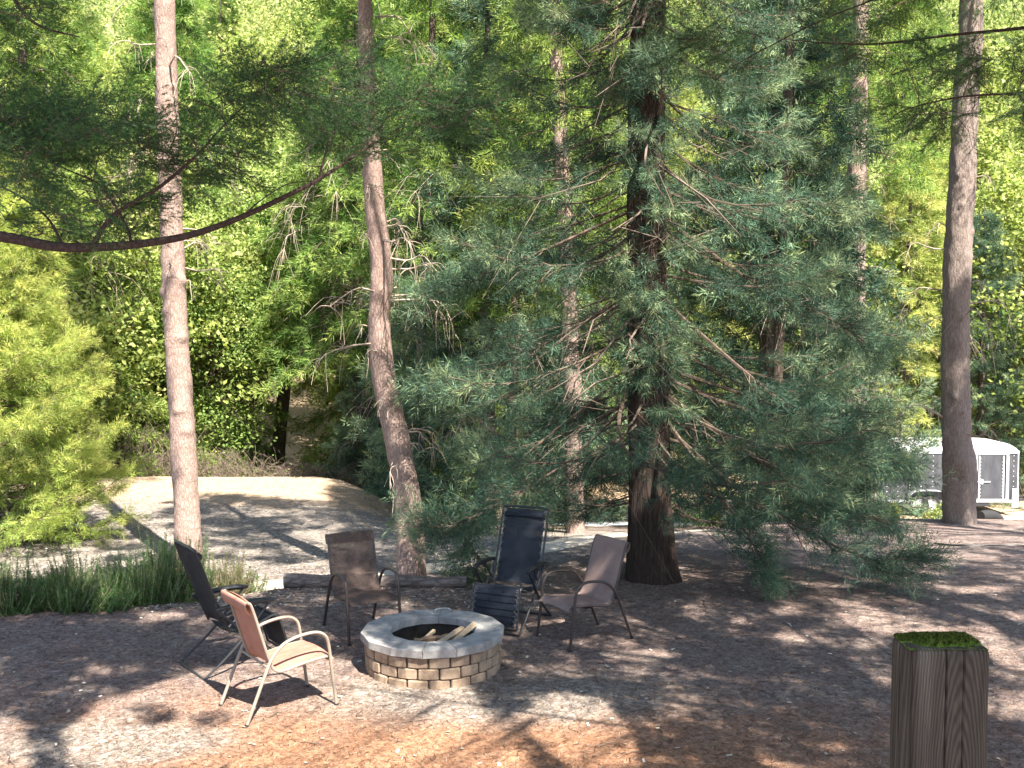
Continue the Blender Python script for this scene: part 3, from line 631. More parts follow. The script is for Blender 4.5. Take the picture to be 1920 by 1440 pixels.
M['sling_navy'] = m_sling('navy_mesh_fabric', (.010, .015, .027), (.022, .030, .048), .18)
M['sling_black'] = m_sling('black_mesh_fabric', (.02, .021, .024), (.045, .045, .048), .10)
def sheet(prof, hw, thick, mb=None, sag=0.0, nx_=11, n_=26):
    """fabric stretched between the side rails, profile in (y,z)"""
    mb = mb or MB(); p = spline([(0, a, b) for a, b in prof], n_); t = unit(np.gradient(p, axis=0)); nr = np.stack([np.zeros(len(p)), -t[:, 2], t[:, 1]], 1)
    u = np.linspace(-1, 1, nx_); k = nx_
    for sgn in (1, -1):
        V = p[:, None, :] + np.array([1, 0, 0]) * (u * hw)[None, :, None] + nr[:, None, :] * (-sag * (1 - u ** 2))[None, :, None] + nr[:, None, :] * sgn * thick / 2
        i = np.arange(n_ - 1)[:, None] * k; j = np.arange(k - 1)[None, :]
        Q = np.stack([i + j, i + j + 1, i + j + k + 1, i + j + k], -1).reshape(-1, 4)
        mb.add(V.reshape(-1, 3), Q if sgn > 0 else Q[:, ::-1])
    return mb
def sling_chair(label, cx, cy, fwd, frame, fabric, top_roll):
    rz = math.atan2(-fwd[0], fwd[1])
    t = thing('sling_chair', label, 'chair', (cx, cy, gz_at(cx, cy) - .004), rz, 'patio chairs around the fire pit')
    a = .272; r_ = .245
    for s in (-1, 1):
        x = s * a
        arm = spline([(x, .345, 0), (x, .305, .30), (x, .275, .53), (x, .235, .605), (x, .15, .638), (x, 0, .628), (x, -.12, .585), (x, -.205, .50), (x, -.265, .38), (x, -.345, .19), (x, -.425, 0)], 60)
        MB().tube(arm, .0135, 10, flat=1.15).build('arm_frame', frame, t)
        MB().tube([(x, .345, 0), (x, .342, .02)], .018, 10).build('foot_cap', M['black_metal'], t)
        MB().tube([(x, -.425, 0), (x, -.418, .02)], .018, 10).build('foot_cap', M['black_metal'], t)
    rail = [(.325, .385), (.28, .412), (.10, .40), (-.10, .372), (-.165, .385), (-.205, .44), (-.265, .62), (-.325, .82), (-.365, .935), (-.392, .955)]
    mb = MB()
    for s in (-1, 1): mb.tube(spline([(s * r_, y, z) for y, z in rail], 48), .012, 8)
    mb.tube([(-a, .29, .385), (a, .29, .385)], .010, 8); mb.tube([(-a, -.235, .425), (a, -.235, .425)], .010, 8)
    mb.tube(spline([(-r_, .05, .385), (-.12, .05, .345), (.12, .05, .345), (r_, .05, .385)], 16), .009, 8)
    mb.tube([(-r_, -.385, .95), (r_, -.385, .95)], .009, 8)
    mb.build('seat_frame', frame, t)
    top = [p for p in rail]
    k = 5
    sheet([(y, z + .006) for y, z in [(.345, .37)] + rail[:5]], r_, .004, sag=.018).build('seat', fabric, t)
    bk = sheet([(y + .004, z + .004) for y, z in rail[4:]], r_, .004, sag=.014).build('backrest', fabric, t)
    sheet([(-.338, .865), (-.372, .945), (-.408, .955), (-.402, .90), (-.375, .86)], r_ + .012, .004, n_=18).build('head_sleeve', fabric, bk)
    return t
sling_chair('tan-framed chair with salmon sling in full sun, nearest to the camera', -1.87, 8.13, (.80, .60), M['tan_metal'], M['sling_salmon'], 1)
sling_chair('dark brown sling chair behind the fire pit with the log behind it', -1.51, 10.14, (.48, -.87), M['brown_metal'], M['sling_brown'], 1)
sling_chair('brown-framed chair with pinkish-brown sling at the right of the fire pit', .69, 9.93, (-.835, -.55), M['brown_metal'], M['sling_mauve'], 1)

def recliner(label, cx, cy, fwd, fabric, frame, rod):
    rz = math.atan2(-fwd[0], fwd[1])
    t = thing('reclining_chair', label, 'chair', (cx, cy, gz_at(cx, cy) - .004), rz, 'folding lounge recliners by the fire pit')
    a = .285; b_ = .262
    mb = MB(); mb.tube(spline([(-a, -.26, .60), (-a, .10, .26), (-a, .40, .03), (-a + .03, .43, .013), (0, .43, .013), (a - .03, .43, .013), (a, .40, .03), (a, .10, .26), (a, -.26, .60)], 80), .0125, 8); mb.build('front_leg_frame', frame, t)
    mb = MB(); mb.tube(spline([(-a - .02, .22, .60), (-a - .02, -.08, .26), (-a - .02, -.36, .03), (-a + .02, -.39, .013), (0, -.39, .013), (a - .02, -.39, .013), (a + .02, -.36, .03), (a + .02, -.08, .26), (a + .02, .22, .60)], 80), .0125, 8); mb.build('rear_leg_frame', frame, t)
    for s in (-1, 1):
        mb = MB(); V = []
        path = spline([(s * (a + .012), -.27, .605), (s * (a + .012), -.10, .622), (s * (a + .012), .12, .628), (s * (a + .012), .27, .612)], 14)
        mb.tube(path, [.014, .018, .02, .022, .024, .025, .026, .026, .026, .026, .026, .024, .02, .012], 10, flat=1.15)
        o = mb.build('armrest', M['black_metal'], t)
        MB().tube([(s * (a - .012), .02, .60), (s * (a - .02), -.06, .50), (s * b_, -.15, .42)], .008, 6).tube([(s * (a + .016), -.02, .60), (s * (a + .03), -.02, .60)], .028, 12).build('lock_lever', rod, o)
    prof_b = [(-.13, .395), (-.20, .50), (-.30, .78), (-.40, 1.06), (-.425, 1.13)]
    prof_s = [(-.12, .375), (-.02, .345), (.14, .39), (.29, .45)]
    prof_l = [(.31, .455), (.355, .38), (.405, .22), (.445, .09)]
    mb = MB(); mb.tube(spline([(-b_, -.13, .37), (-b_, -.29, .76), (-b_, -.41, 1.08), (-b_ + .03, -.432, 1.145), (0, -.434, 1.15), (b_ - .03, -.432, 1.145), (b_, -.41, 1.08), (b_, -.29, .76), (b_, -.13, .37)], 70), .0125, 8)
    mb.build('back_frame', frame, t)
    mb = MB()
    for s in (-1, 1): mb.tube(spline([(s * b_, -.15, .40), (s * b_, .05, .385), (s * b_, .30, .465), (s * b_, .36, .36), (s * b_, .445, .07)], 40), .011, 8)
    mb.tube([(-b_, .447, .068), (b_, .447, .068)], .011, 8); mb.tube([(-b_, .302, .46), (b_, .302, .46)], .010, 8); mb.build('seat_frame', frame, t)
    fw = .232
    sheet(prof_b, fw, .005, sag=.022).build('backrest', fabric, t)
    sheet(prof_s, fw, .005, sag=.02).build('seat', fabric, t)
    lr = sheet(prof_l, fw, .005, sag=.0).build('leg_rest', fabric, t)
    for k in range(5):
        z = .39 - k * .065; y = .357 + k * .021; MB().tube([(-fw, y + .006, z), (fw, y + .004, z)], .004, 6).build('cross_seam', fabric, lr)
    pl = MB(); pl.tube([(-fw + .01, -.372, 1.075), (fw - .01, -.372, 1.075)], .03, 10, flat=.6).build('headrest', fabric, t)
    for prof, n_ in ((prof_b, 15), (prof_s, 8), (prof_l, 9)):      # elastic cord zig-zagging through eyelets
        q = spline([(0, y, z) for y, z in prof], 2 * n_ + 1)
        for s in (-1, 1):
            pts = []; rr = []
            for h, c in enumerate(q):
                e = h % 2; x = s * (fw - .012 if e else b_)
                pts += [(x - s * .006, c[1] + .006, c[2] - .004), (x, c[1] + .007, c[2]), (x - s * .006 * (1 if e else -1), c[1] + .006, c[2] + .004)]; rr += [.0016, .0075 if e else .002, .0016]
            MB().tube(pts, rr, 5).build('bungee_cord', M['grey_metal'], t)
    return t
recliner('navy zero-gravity recliner facing the camera behind the fire pit, right of centre', -.02, 10.45, (-.40, -.92), M['sling_navy'], M['black_metal'], M['black_metal'])
recliner('black recliner seen from the side, standing behind the sunlit tan chair', -2.56, 9.17, (.80, .60), M['sling_black'], M['black_metal'], M['grey_metal'])

# ---------------------------------------------------------------- fire pit
PX, PY = -.72, 9.12; pz = gz_at(PX, PY) - .01
def m_stone(name, a, b2, c3, sc1=9, sc2=60):
    m, n, b = mat(name); tc = N(n, 'ShaderNodeTexCoord'); v = tc.outputs['Object']
    n1 = noise_node(n, sc1, 5, .65, v); n2 = noise_node(n, sc2, 3, .8, v); g = N(n, 'ShaderNodeNewGeometry')
    r = ramp(n, n1.outputs[0], [(.3, a), (.5, b2), (.72, c3)]); rr = ramp(n, g.outputs['Random Per Island'], [(0, (.36, .36, .36)), (1, (.64, .64, .64))])
    c = mixc(n, .8, r.outputs[0], rr.outputs[0], 'OVERLAY'); c = mixc(n, .35, c, mixc(n, n2.outputs[0], (.05, .05, .05), (.95, .95, .95)), 'OVERLAY')
    n.links.new(c, b.inputs['Base Color']); b.inputs['Roughness'].default_value = .9; b.inputs['Specular IOR Level'].default_value = .2
    bump(n, b, n2.outputs[0], .5, .006); return m
M['block'] = m_stone('tan_concrete_block', (.19, .135, .095), (.32, .235, .165), (.42, .325, .24))
M['cap'] = m_stone('grey_concrete_cap', (.20, .195, .19), (.29, .28, .27), (.38, .365, .345))
M['soot'] = m_plain('sooty_dark_block', (.05, .042, .036), .95, 0, .5, 8, .6, .01, .1)
M['ash'] = m_plain('grey_ash', (.12, .11, .10), 1, 0, .6, 14, .8, .03, .05)
pit = thing('fire_pit', 'round tan block fire pit with a grey faceted cap, centre of the clearing', 'fire pit', (PX, PY, pz))
mb = MB(); rg = np.random.default_rng(9)
def wedge(mb, r0, r1, a0, a1, z0, z1, bev=.008, n_=1):
    am = (a0 + a1) / 2
    def pt(r, a, z): return [r * math.cos(a), r * math.sin(a), z]
    da = bev / r1
    rings = []
    for (z, e) in ((z0, bev), (z0 + bev, 0), (z1 - bev, 0), (z1, bev)):
        rings.append([pt(r1 - e - bev, a0 + (e and da), z), pt(r1 - e, a0 + da * (1.6 if e else 1), z), pt(r1 - e + (.004 if not e else 0), am, z), pt(r1 - e, a1 - da * (1.6 if e else 1), z), pt(r1 - e - bev, a1 - (e and da), z), pt(r0 + e, a1 - (e and da), z), pt(r0 + e, am, z), pt(r0 + e, a0 + (e and da), z)])
    V = sum(rings, []); Q = []
    for k in range(3):
        for m_ in range(8): Q.append([k * 8 + m_, k * 8 + (m_ + 1) % 8, (k + 1) * 8 + (m_ + 1) % 8, (k + 1) * 8 + m_])
    for b0, fl in ((24, 1), (0, -1)):
        for q in ([0, 1, 2, 7], [2, 6, 7, 7], [2, 3, 4, 6], [4, 5, 6, 6]):
            pass
        qs = [[1, 2, 7, 0], [2, 3, 6, 7], [3, 4, 5, 6]]
        for q in qs:
            q = [x + b0 for x in q]; Q.append(q if fl > 0 else q[::-1])
    mb.add(V, Q)
nblk = 20
for row in range(3):
    off = (row % 2) * .5 + rg.uniform(-.05, .05)
    for k in range(nblk):
        a0 = (k + off) / nblk * 2 * math.pi + .012; a1 = (k + 1 + off) / nblk * 2 * math.pi - .012
        dr = rg.uniform(-.006, .008); wedge(mb, .45 + dr, .615 + dr, a0, a1, row * .098 + .002 - .02, row * .098 + .095 - .02, .009)
mb.build('block_wall', M['block'], pit, smooth=False)
mb = MB(); mb.tube([(0, 0, -.03), (0, 0, .27)], [.60, .60], 48, caps=False); mb.build('mortar_core', M['soot'], pit)
mb = MB(); mb.tube([(0, 0, .0), (0, 0, .275)], [.438, .438], 30, caps=False); v_, q_ = mb.arrays(); me = mesh_arrays('inner_lining', v_, q_[:, ::-1], False); link('inner_lining', me, M['soot'], pit)
nc = 14
for k in range(nc):
    a0 = (k + .37) / nc * 2 * math.pi + .004; a1 = (k + 1.37) / nc * 2 * math.pi - .004; mb = MB()
    c0 = math.cos(math.pi / nc); r1, r0 = .655, .395; z0, z1 = .278, .350 + rg.uniform(-.002, .002)
    P4 = [(r0, a0), (r1, a0), (r1, a1), (r0, a1)]; rings = []
    for z, e in ((z0, .004), (z0 + .004, 0), (z1 - .005, 0), (z1, .006)):
        rings.append([((r + (e if r < .5 else -e)) * math.cos(a), (r + (e if r < .5 else -e)) * math.sin(a), z) for r, a in P4])
    V = sum(rings, []); Q = [[i_ * 4 + j_, i_ * 4 + (j_ + 1) % 4, (i_ + 1) * 4 + (j_ + 1) % 4, (i_ + 1) * 4 + j_] for i_ in range(3) for j_ in range(4)] + [[12, 13, 14, 15], [3, 2, 1, 0]]
    mb.add(V, Q); mb.build('cap_stone', M['cap'], pit, smooth=False)
g_ = 24; V = [(0, 0, .10)] ; 
mb = MB(); rr_ = np.linspace(0.01, .446, 8); aa = np.linspace(0, 2 * math.pi, 33)[:-1]
V = np.array([[r * math.cos(a), r * math.sin(a), .10 + .04 * math.cos(r * 4) + .012 * math.sin(a * 5 + r * 20)] for r in rr_ for a in aa]); i = np.arange(7)[:, None] * 32; j = np.arange(32)[None, :]; k = (j + 1) % 32
mb.add(V, np.stack([i + j, i + 32 + j, i + 32 + k, i + k], -1).reshape(-1, 4)); mb.build('ash_bed', M['ash'], pit)
M['split_wood'] = m_plain('split_firewood', (.42, .32, .22), .85, 0, .3, 10, .5, .006, .2, (1, 8, 8))
M['wood_end'] = m_plain('weathered_board', (.26, .17, .11), .85, 0, .3, 10, .5, .006, .2, (1, 8, 8))
M['paper'] = m_plain('scrap_paper', (.55, .5, .45), .9, 0, .15, 10, .3, .004)
def stick(name, label, a, b_, w_, h_, m_, roll=0.0, grp='firewood in the fire pit'):
    a = np.array(a, float); b_ = np.array(b_, float); d = b_ - a; l = np.linalg.norm(d); B = basis(d)
    cr, sr = math.cos(roll), math.sin(roll); B = B @ np.array([[cr, 0, sr], [0, 1, 0], [-sr, 0, cr]])
    mb = MB(); n_ = 8; V = []; rgs = np.random.default_rng(int(l * 1e4) % 9999)
    for q in range(n_ + 1):
        tq = q / n_; ww = w_ * (1 + rgs.uniform(-.1, .1)); hh = h_ * (1 + rgs.uniform(-.14, .14))
        for cx_, cz_ in ((-.5, -.5), (.1, -.55), (.5, -.4), (.5, .45), (-.1, .55), (-.5, .4)):
            V.append(B @ np.array([cx_ * ww, (tq - .5) * l, cz_ * hh]))
    Q = [[q * 6 + m_i, q * 6 + (m_i + 1) % 6, (q + 1) * 6 + (m_i + 1) % 6, (q + 1) * 6 + m_i] for q in range(n_) for m_i in range(6)]
    Q += [[0, 3, 2, 1], [0, 5, 4, 3], [n_ * 6, n_ * 6 + 1, n_ * 6 + 2, n_ * 6 + 3], [n_ * 6, n_ * 6 + 3, n_ * 6 + 4, n_ * 6 + 5]]
    c = (a + b_) / 2; mb.add(V, Q); o = mb.build(name, m_, smooth=False); o.location = (PX + c[0], PY + c[1], pz + c[2]); return tag(o, label, 'firewood', grp)
stick('firewood', 'flat brown board lying across the middle of the fire pit', (-.16, -.17, .25), (.20, -.02, .255), .035, .12, M['wood_end'], .3)
stick('firewood', 'long pale split stick leaning to the right over the board', (-.05, -.37, .24), (.27, .06, .335), .05, .035, M['split_wood'], .3)
stick('firewood', 'pale split piece with its dark end propped against the right rim of the pit', (.16, -.27, .27), (.375, .05, .375), .05, .05, M['split_wood'], .8)
stick('firewood', 'small pale stick pointing to the back of the pit behind the board', (-.20, -.25, .20), (.0, .10, .30), .03, .03, M['split_wood'], .1)
stick('firewood', 'low charred piece on the ash under the board', (-.25, -.05, .15), (.15, .12, .17), .06, .05, M['soot'], .4)
mb = MB(); rgp = np.random.default_rng(3); V = []
for q in range(6):
    for p_ in range(6): V.append(((q / 5 - .5) * .16, (p_ / 5 - .5) * .12, rgp.uniform(0, .035)))
Q = [[q * 6 + p_, (q + 1) * 6 + p_, (q + 1) * 6 + p_ + 1, q * 6 + p_ + 1] for q in range(5) for p_ in range(5)]
mb.add(V, Q); mb.add(np.array(V) - [0, 0, .003], [x[::-1] for x in Q]); o = mb.build('paper_scrap', M['paper'], smooth=False); o.location = (PX - .20, PY - .20, pz + .17); tag(o, 'crumpled pale paper scrap at the left inside the fire pit', 'paper')
mb = MB(); mb.tube(spline([(-.075, -.02, .012), (-.06, -.012, .03), (0, .004, .036), (.055, .02, .03), (.075, .02, .014)], 22), .008, 8); mb.box((-.078, -.022, .010), (.025, .02, .018)); mb.box((.078, .021, .010), (.025, .02, .018))
o = mb.build('metal_handle', M['grey_metal']); o.location = (PX + .05, PY + .53, pz + .352); tag(o, 'small bent metal handle lying on the back of the pit cap', 'handle')

# ---------------------------------------------------------------- logs at the edge of the clearing
def log(label, a, b_, r, seed):
    a = np.array(a, float); b_ = np.array(b_, float); n_ = 60; t = np.linspace(0, 1, n_); d = unit(b_ - a); B = basis(d); V = []; s_ = 22
    for q in range(n_):
        c = a + (b_ - a) * t[q]; c[2] += .01 * math.sin(t[q] * 9 + seed)
        for k in range(s_):
            an = 2 * math.pi * k / s_; rr = r * (1 - .18 * t[q]) * (1 + .09 * mnoise.noise(Vector((math.cos(an) * 2.2 + seed, math.sin(an) * 2.2, t[q] * 9))) + .05 * mnoise.noise(Vector((math.cos(an) * 7, math.sin(an) * 7, t[q] * 40))))
            V.append(c + B @ np.array([math.cos(an) * rr, 0, math.sin(an) * rr]))
    Q = [[q * s_ + k, (q + 1) * s_ + k, (q + 1) * s_ + (k + 1) % s_, q * s_ + (k + 1) % s_] for q in range(n_ - 1) for k in range(s_)]
    t_ = thing('log', label, 'log'); mb = MB(); mb.add(V, Q); mb.build('bark', M['log_bark'], t_)
    mb = MB()
    for c, rg_, q0 in ((a, 0, 0), (b_, 1, (n_ - 1) * s_)):
        ring = [V[q0 + k] for k in range(s_)]; mb.add(ring + [c], [[s_, (k + 2) % s_, (k + 1) % s_, k] if rg_ == 0 else [s_, k, k + 1, (k + 2) % s_] for k in range(0, s_, 2)])
    mb.build('cut_end', M['log_end'], t_, smooth=False); return t_
M['log_bark'] = m_bark('weathered_log_bark', (.05, .035, .03), (.20, .16, .14), (.42, .38, .36), (5, 16, 16), 1.0, .03)
M['log_end'] = m_plain('dark_log_end', (.06, .045, .038), .95, 0, .3, 12, .4, .01)
a = G(533, 1090, .07); b_ = G(700, 1088, .07)
log('dark-ended weathered log lying behind the brown back chair', a, b_, .088, 1)
a = G(704, 1090, .06); b_ = G(875, 1092, .05)
log('thinner weathered log lying at the foot of the crooked trunk', a, b_, .078, 5)

# ---------------------------------------------------------------- post in the foreground
def wood_post():
    Y = 1.76; fr = P(1783, 1222, Y); px_, ztop = fr[0] , fr[2] + .004
    m, n, b = mat('weathered_post_wood'); tc = N(n, 'ShaderNodeTexCoord'); v = tc.outputs['Object']
    mp = N(n, 'ShaderNodeMapping'); mp.inputs['Scale'].default_value = (1, 1, .13); mp.inputs['Location'].default_value = (-.022, .035, -.117); n.links.new(v, mp.inputs[0])
    wv = N(n, 'ShaderNodeTexWave', wave_type='RINGS', rings_direction='SPHERICAL'); wv.inputs['Scale'].default_value = 70; wv.inputs['Distortion'].default_value = 3.0; wv.inputs['Detail'].default_value = 3; wv.inputs['Detail Scale'].default_value = 1.2
    n.links.new(mp.outputs[0], wv.inputs[0]); st = noise_node(n, 7, 5, .6, mapping(n, (2.6, 2.6, .22))); fi = noise_node(n, 55, 3, .7, mapping(n, (3, 3, .12)))
    r = ramp(n, st.outputs[0], [(.3, (.036, .028, .022)), (.5, (.075, .06, .047)), (.72, (.135, .115, .095))])
    wr = ramp(n, wv.outputs[0], [(0, (.28, .28, .28)), (.6, (.5, .5, .5)), (1, (.62, .62, .62))]); c = mixc(n, .8, r.outputs[0], wr.outputs[0], 'OVERLAY'); c = mixc(n, .45, c, mixc(n, fi.outputs[0], (.1, .1, .1), (.9, .9, .9)), 'OVERLAY')
    n.links.new(c, b.inputs['Base Color']); b.inputs['Roughness'].default_value = .85; b.inputs['Specular IOR Level'].default_value = .2
    hm = N(n, 'ShaderNodeMath', operation='MULTIPLY_ADD'); n.links.new(wv.outputs[0], hm.inputs[0]); hm.inputs[1].default_value = .5; n.links.new(fi.outputs[0], hm.inputs[2]); bump(n, b, hm.outputs[0], .5, .003)
    s = .0725; sd = .042; zb_ = gz_at(px_, Y + sd) - .1; hgt_ = ztop - zb_
    t = thing('wooden_post', 'weathered square timber post topped with green moss, close in the lower right', 'post', (px_ - .002, Y + sd, zb_), R(1))
    # cross-section with worn corners and drying cracks running down the front
    pts = []
    def edge(p0, p1, cracks):
        n_ = 46
        for q in range(n_):
            u = q / n_; p = np.array(p0) * (1 - u) + np.array(p1) * u; nrm = unit(np.array([p1[1] - p0[1], -(p1[0] - p0[0])], float)); dpt = 0
            for cu, cd, cw in cracks: dpt += cd * math.exp(-((u - cu) / cw) ** 2)
            pts.append((p * np.array([1, sd / s]), nrm, dpt))
    c_ = .010; cl = .030
    def ed2(a_, b2, cr): edge((a_[0], a_[1]), (b2[0], b2[1]), cr)
    edge((-s + cl * .5, -s), (s - c_, -s), [(.44, .016, .009), (.70, .014, .008), (.10, .005, .007)])
    edge((s - c_, -s), (s, -s + c_), []); edge((s, -s + c_), (s, s - c_), [(.5, .008, .01)]); edge((s, s - c_), (s - c_, s), []); edge((s - c_, s), (-s + c_, s), [(.4, .008, .01)])
    edge((-s + c_, s), (-s, s - c_), []); edge((-s, s - c_), (-s, -s + cl), [(.6, .006, .02)]); edge((-s, -s + cl), (-s + cl * .5, -s), [(.5, .005, .08)])
    k = len(pts); rows = np.concatenate([np.linspace(0, hgt_ - .012, 60), [hgt_ - .004, hgt_]]); V = []
    for ri, z in enumerate(rows):
        e = 0 if ri < 60 else (.002 if ri == 60 else .006)
        for q, (p, nr, dp) in enumerate(pts):
            wv_ = mnoise.noise(Vector((p[0] * 60, p[1] * 60, z * 1.6))) * .0007 + mnoise.noise(Vector((p[0] * 260, p[1] * 260, z * 6))) * .0007
            sh = .0025 * math.sin(z * 9 + 1)
            dd = dp * (.7 + .3 * math.sin(z * 5 + q)) 
            V.append((p[0] - nr[0] * (dd + e) + nr[0] * wv_ + (sh if dp > .01 else 0), p[1] - nr[1] * (dd + e) + nr[1] * wv_, z))
    Q = [[q * k + j_, q * k + (j_ + 1) % k, (q + 1) * k + (j_ + 1) % k, (q + 1) * k + j_] for q in range(len(rows) - 1) for j_ in range(k)]
    b0 = (len(rows) - 1) * k; V.append((0, 0, hgt_ - .004)); Q += [[len(V) - 1, b0 + j_, b0 + (j_ + 1) % k, b0 + (j_ + 2) % k] for j_ in range(0, k - 1, 2)]
    mb = MB(); mb.add(V, Q); mb.build('timber', m, t, smooth=True)
    # moss cushion: bumpy base plus many tiny fronds
    rg = np.random.default_rng(2); g = 60; mV = []; S = []
    def mh(x, y):
        u, v2 = x / s, y / s; edge_ = 1 - max(abs(u), abs(v2)) ** 5
        nn = mnoise.noise(Vector((x * 45, y * 45, 0))) * .5 + mnoise.noise(Vector((x * 110, y * 110, 3))) * .35
        cov = np.clip((nn + .22 + .75 * (v2 + .1) + .12 * u) * 2.4, 0, 1)
        return float(cov * (.007 + .006 * (nn + .5)) * max(0, edge_)) - .0015
    for a_ in range(g):
        for b2 in range(g):
            x = (a_ / (g - 1) - .5) * 2 * s * .97; y = (b2 / (g - 1) - .5) * 2 * s * .97; mV.append((x, y * sd / s, hgt_ + mh(x, y)))
    mQ = [[a_ * g + b2, (a_ + 1) * g + b2, (a_ + 1) * g + b2 + 1, a_ * g + b2 + 1] for a_ in range(g - 1) for b2 in range(g - 1)]
    M['moss'] = m_plain('green_moss', (.085, .13, .02), .95, 0, .8, 90, .6, .004, .1)
    mb = MB(); mb.add(mV, mQ); mo = mb.build('moss', M['moss'], t)
    pp = rg.uniform(-s * .96, s * .96, (26000, 2)); zz = np.array([mh(*q) for q in pp]); ok = zz > .001; pp = pp[ok]; zz = zz[ok]; n_ = len(pp)
    S = np.stack([pp[:, 0], pp[:, 1] * sd / s, hgt_ + zz - .001], 1); V, Ff, T = blades(rg, S, unit(rg.normal(0, .5, (n_, 3)) + [0, 0, 1]), np.full(n_, .002), 1, .0045, .0013, (.1, .6), .5, rg.uniform(0, 1, n_))
    link('moss_fronds', mesh_arrays('moss_fronds', V, Ff, tint=T), m_foliage('moss_fronds', (.022, .034, .008), (.075, .10, .016), (.22, .23, .05), .2, 60), mo, kind='stuff')
wood_post()

# ---------------------------------------------------------------- cargo trailer
def trailer():
    Y = 33.0; l0 = P(1641, 960, Y); l1 = P(1907, 960, Y); X0, X1 = l0[0], l1[0]; Ln = X1 - X0; zb = -3.0
    z_top = P(1700, 829, Y)[2]; Hh = z_top - zb; fl = .42
    t = thing('cargo_trailer', 'enclosed grey cargo trailer with a white roof, parked beyond the thick trunk at right', 'trailer', ((X0 + X1) / 2, Y, zb), 0)
    m, n, b = mat('dull_aluminium_side'); tc = N(n, 'ShaderNodeTexCoord'); nz = noise_node(n, 2.2, 4, .6, mapping(n, (1.6, 1, .5)))
    r = ramp(n, nz.outputs[0], [(.3, (.035, .035, .040)), (.7, (.075, .075, .083))]); n.links.new(r.outputs[0], b.inputs['Base Color']); b.inputs['Metallic'].default_value = 0; b.inputs['Specular IOR Level'].default_value = .3; b.inputs['Roughness'].default_value = .5
    side = m; white = m_plain('white_roof_sheet', (.50, .51, .52), .35, 0, .05, 3, 0, 0, .5); trim = m_plain('bright_trim_metal', (.40, .41, .43), .4, .2, .08, 10, 0, 0, .5)
    W = 1.9; hb = Hh - .30                                   # body top
    MB().box((0, W / 2, (fl + hb) / 2), (Ln, W, hb - fl), bev=.04).build('body', side, t)
    # rounded roof
    mb = MB(); nu, nv = 41, 21; V = []
    for i_ in range(nu):
        u = -1 + 2 * i_ / (nu - 1)
        for j_ in range(nv):
            v_ = -1 + 2 * j_ / (nv - 1)
            uu = math.sin(u * math.pi / 2) ; vv = math.sin(v_ * math.pi / 2)
            ex = 30 if uu < 0 else 9
            hz = .29 * max(0, 1 - abs(uu) ** ex) ** .55 * max(0, 1 - abs(vv) ** 7) ** .55
            V.append((uu * (Ln / 2 + .012), W / 2 + vv * (W / 2 + .012), hb + .003 + hz))
    Q = [[i_ * nv + j_, (i_ + 1) * nv + j_, (i_ + 1) * nv + j_ + 1, i_ * nv + j_ + 1] for i_ in range(nu - 1) for j_ in range(nv - 1)]
    mb.add(V, Q); mb.build('roof', white, t)
    mb = MB(); mb.box((0, -.012, hb - .03), (Ln + .05, .03, .10), bev=.008); mb.build('roof_trim', trim, t)
    mb = MB(); mb.box((0, -.012, fl + .05), (Ln + .02, .03, .09), bev=.006); mb.build('lower_rail', trim, t)
    for s in (-1, 1): MB().tube([(s * (Ln / 2 - .01), -.002, fl + .1), (s * (Ln / 2 - .01), -.002, hb - .08)], .03, 8).build('corner_post', trim, t)
    mb = MB(); fx = lambda px: (P(px, 900, Y)[0] - (X0 + X1) / 2)
    for px in (1663, 1684, 1706, 1727, 1749, 1771, 1792, 1813, 1900):
        x = fx(px); ns = 15 if px in (1706, 1771) else 9
        for q in range(ns): mb.box((x, -.006, fl + .2 + (hb - fl - .35) * q / (ns - 1)), (.028, .014, .028), bev=.005)
    mb.build('rivet', M['chrome'], t)
    for px in (1695, 1717, 1738, 1760): MB().box((fx(px), .0, (fl + hb) / 2), (.006, .008, hb - fl - .25)).build('panel_seam', m_plain('seam', (.14, .14, .15), .5, .2, 0, 3, 0), t)
    x0, x1 = fx(1829), fx(1888); dz0, dz1 = fl + .08, hb - .085
    mb = MB()
    for x in (x0, x1): mb.box((x, -.02, (dz0 + dz1) / 2), (.10, .04, dz1 - dz0), bev=.006)
    mb.box(((x0 + x1) / 2, -.02, dz1), (x1 - x0, .038, .07), bev=.006); mb.box(((x0 + x1) / 2, -.02, dz0), (x1 - x0, .038, .10), bev=.006); mb.build('door_frame', trim, t)
    xi0, xi1 = x0 + .10, x1 - .13
    d = MB().box(((xi0 + xi1) / 2, -.018, (dz0 + dz1) / 2), (xi1 - xi0, .03, dz1 - dz0 - .12), bev=.004).build('door', side, t)
    mb = MB()
    for x in (xi0, xi1): mb.box((x, -.038, (dz0 + dz1) / 2), (.05, .012, dz1 - dz0 - .12), bev=.003)
    mb.build('door_edge', trim, d)
    for x in (xi0, xi1):
        mb = MB()
        for q in range(12): mb.box((x + (.035 if x == xi0 else -.035), -.042, dz0 + .15 + (dz1 - dz0 - .3) * q / 11), (.03, .014, .05), bev=.003)
        mb.build('edge_clip', trim, d)
    mb = MB(); mb.tube([(xi0 - .15, -.06, 1.12), (xi0 + .36, -.06, 1.12)], .016, 8); mb.box((xi0 + .08, -.055, 1.12), (.09, .05, .16), bev=.01); mb.build('handle', M['chrome'], d)
    MB().box((Ln / 2 - .09, -.03, fl + .16), (.22, .03, .62), bev=.008).build('stone_guard', white, t)
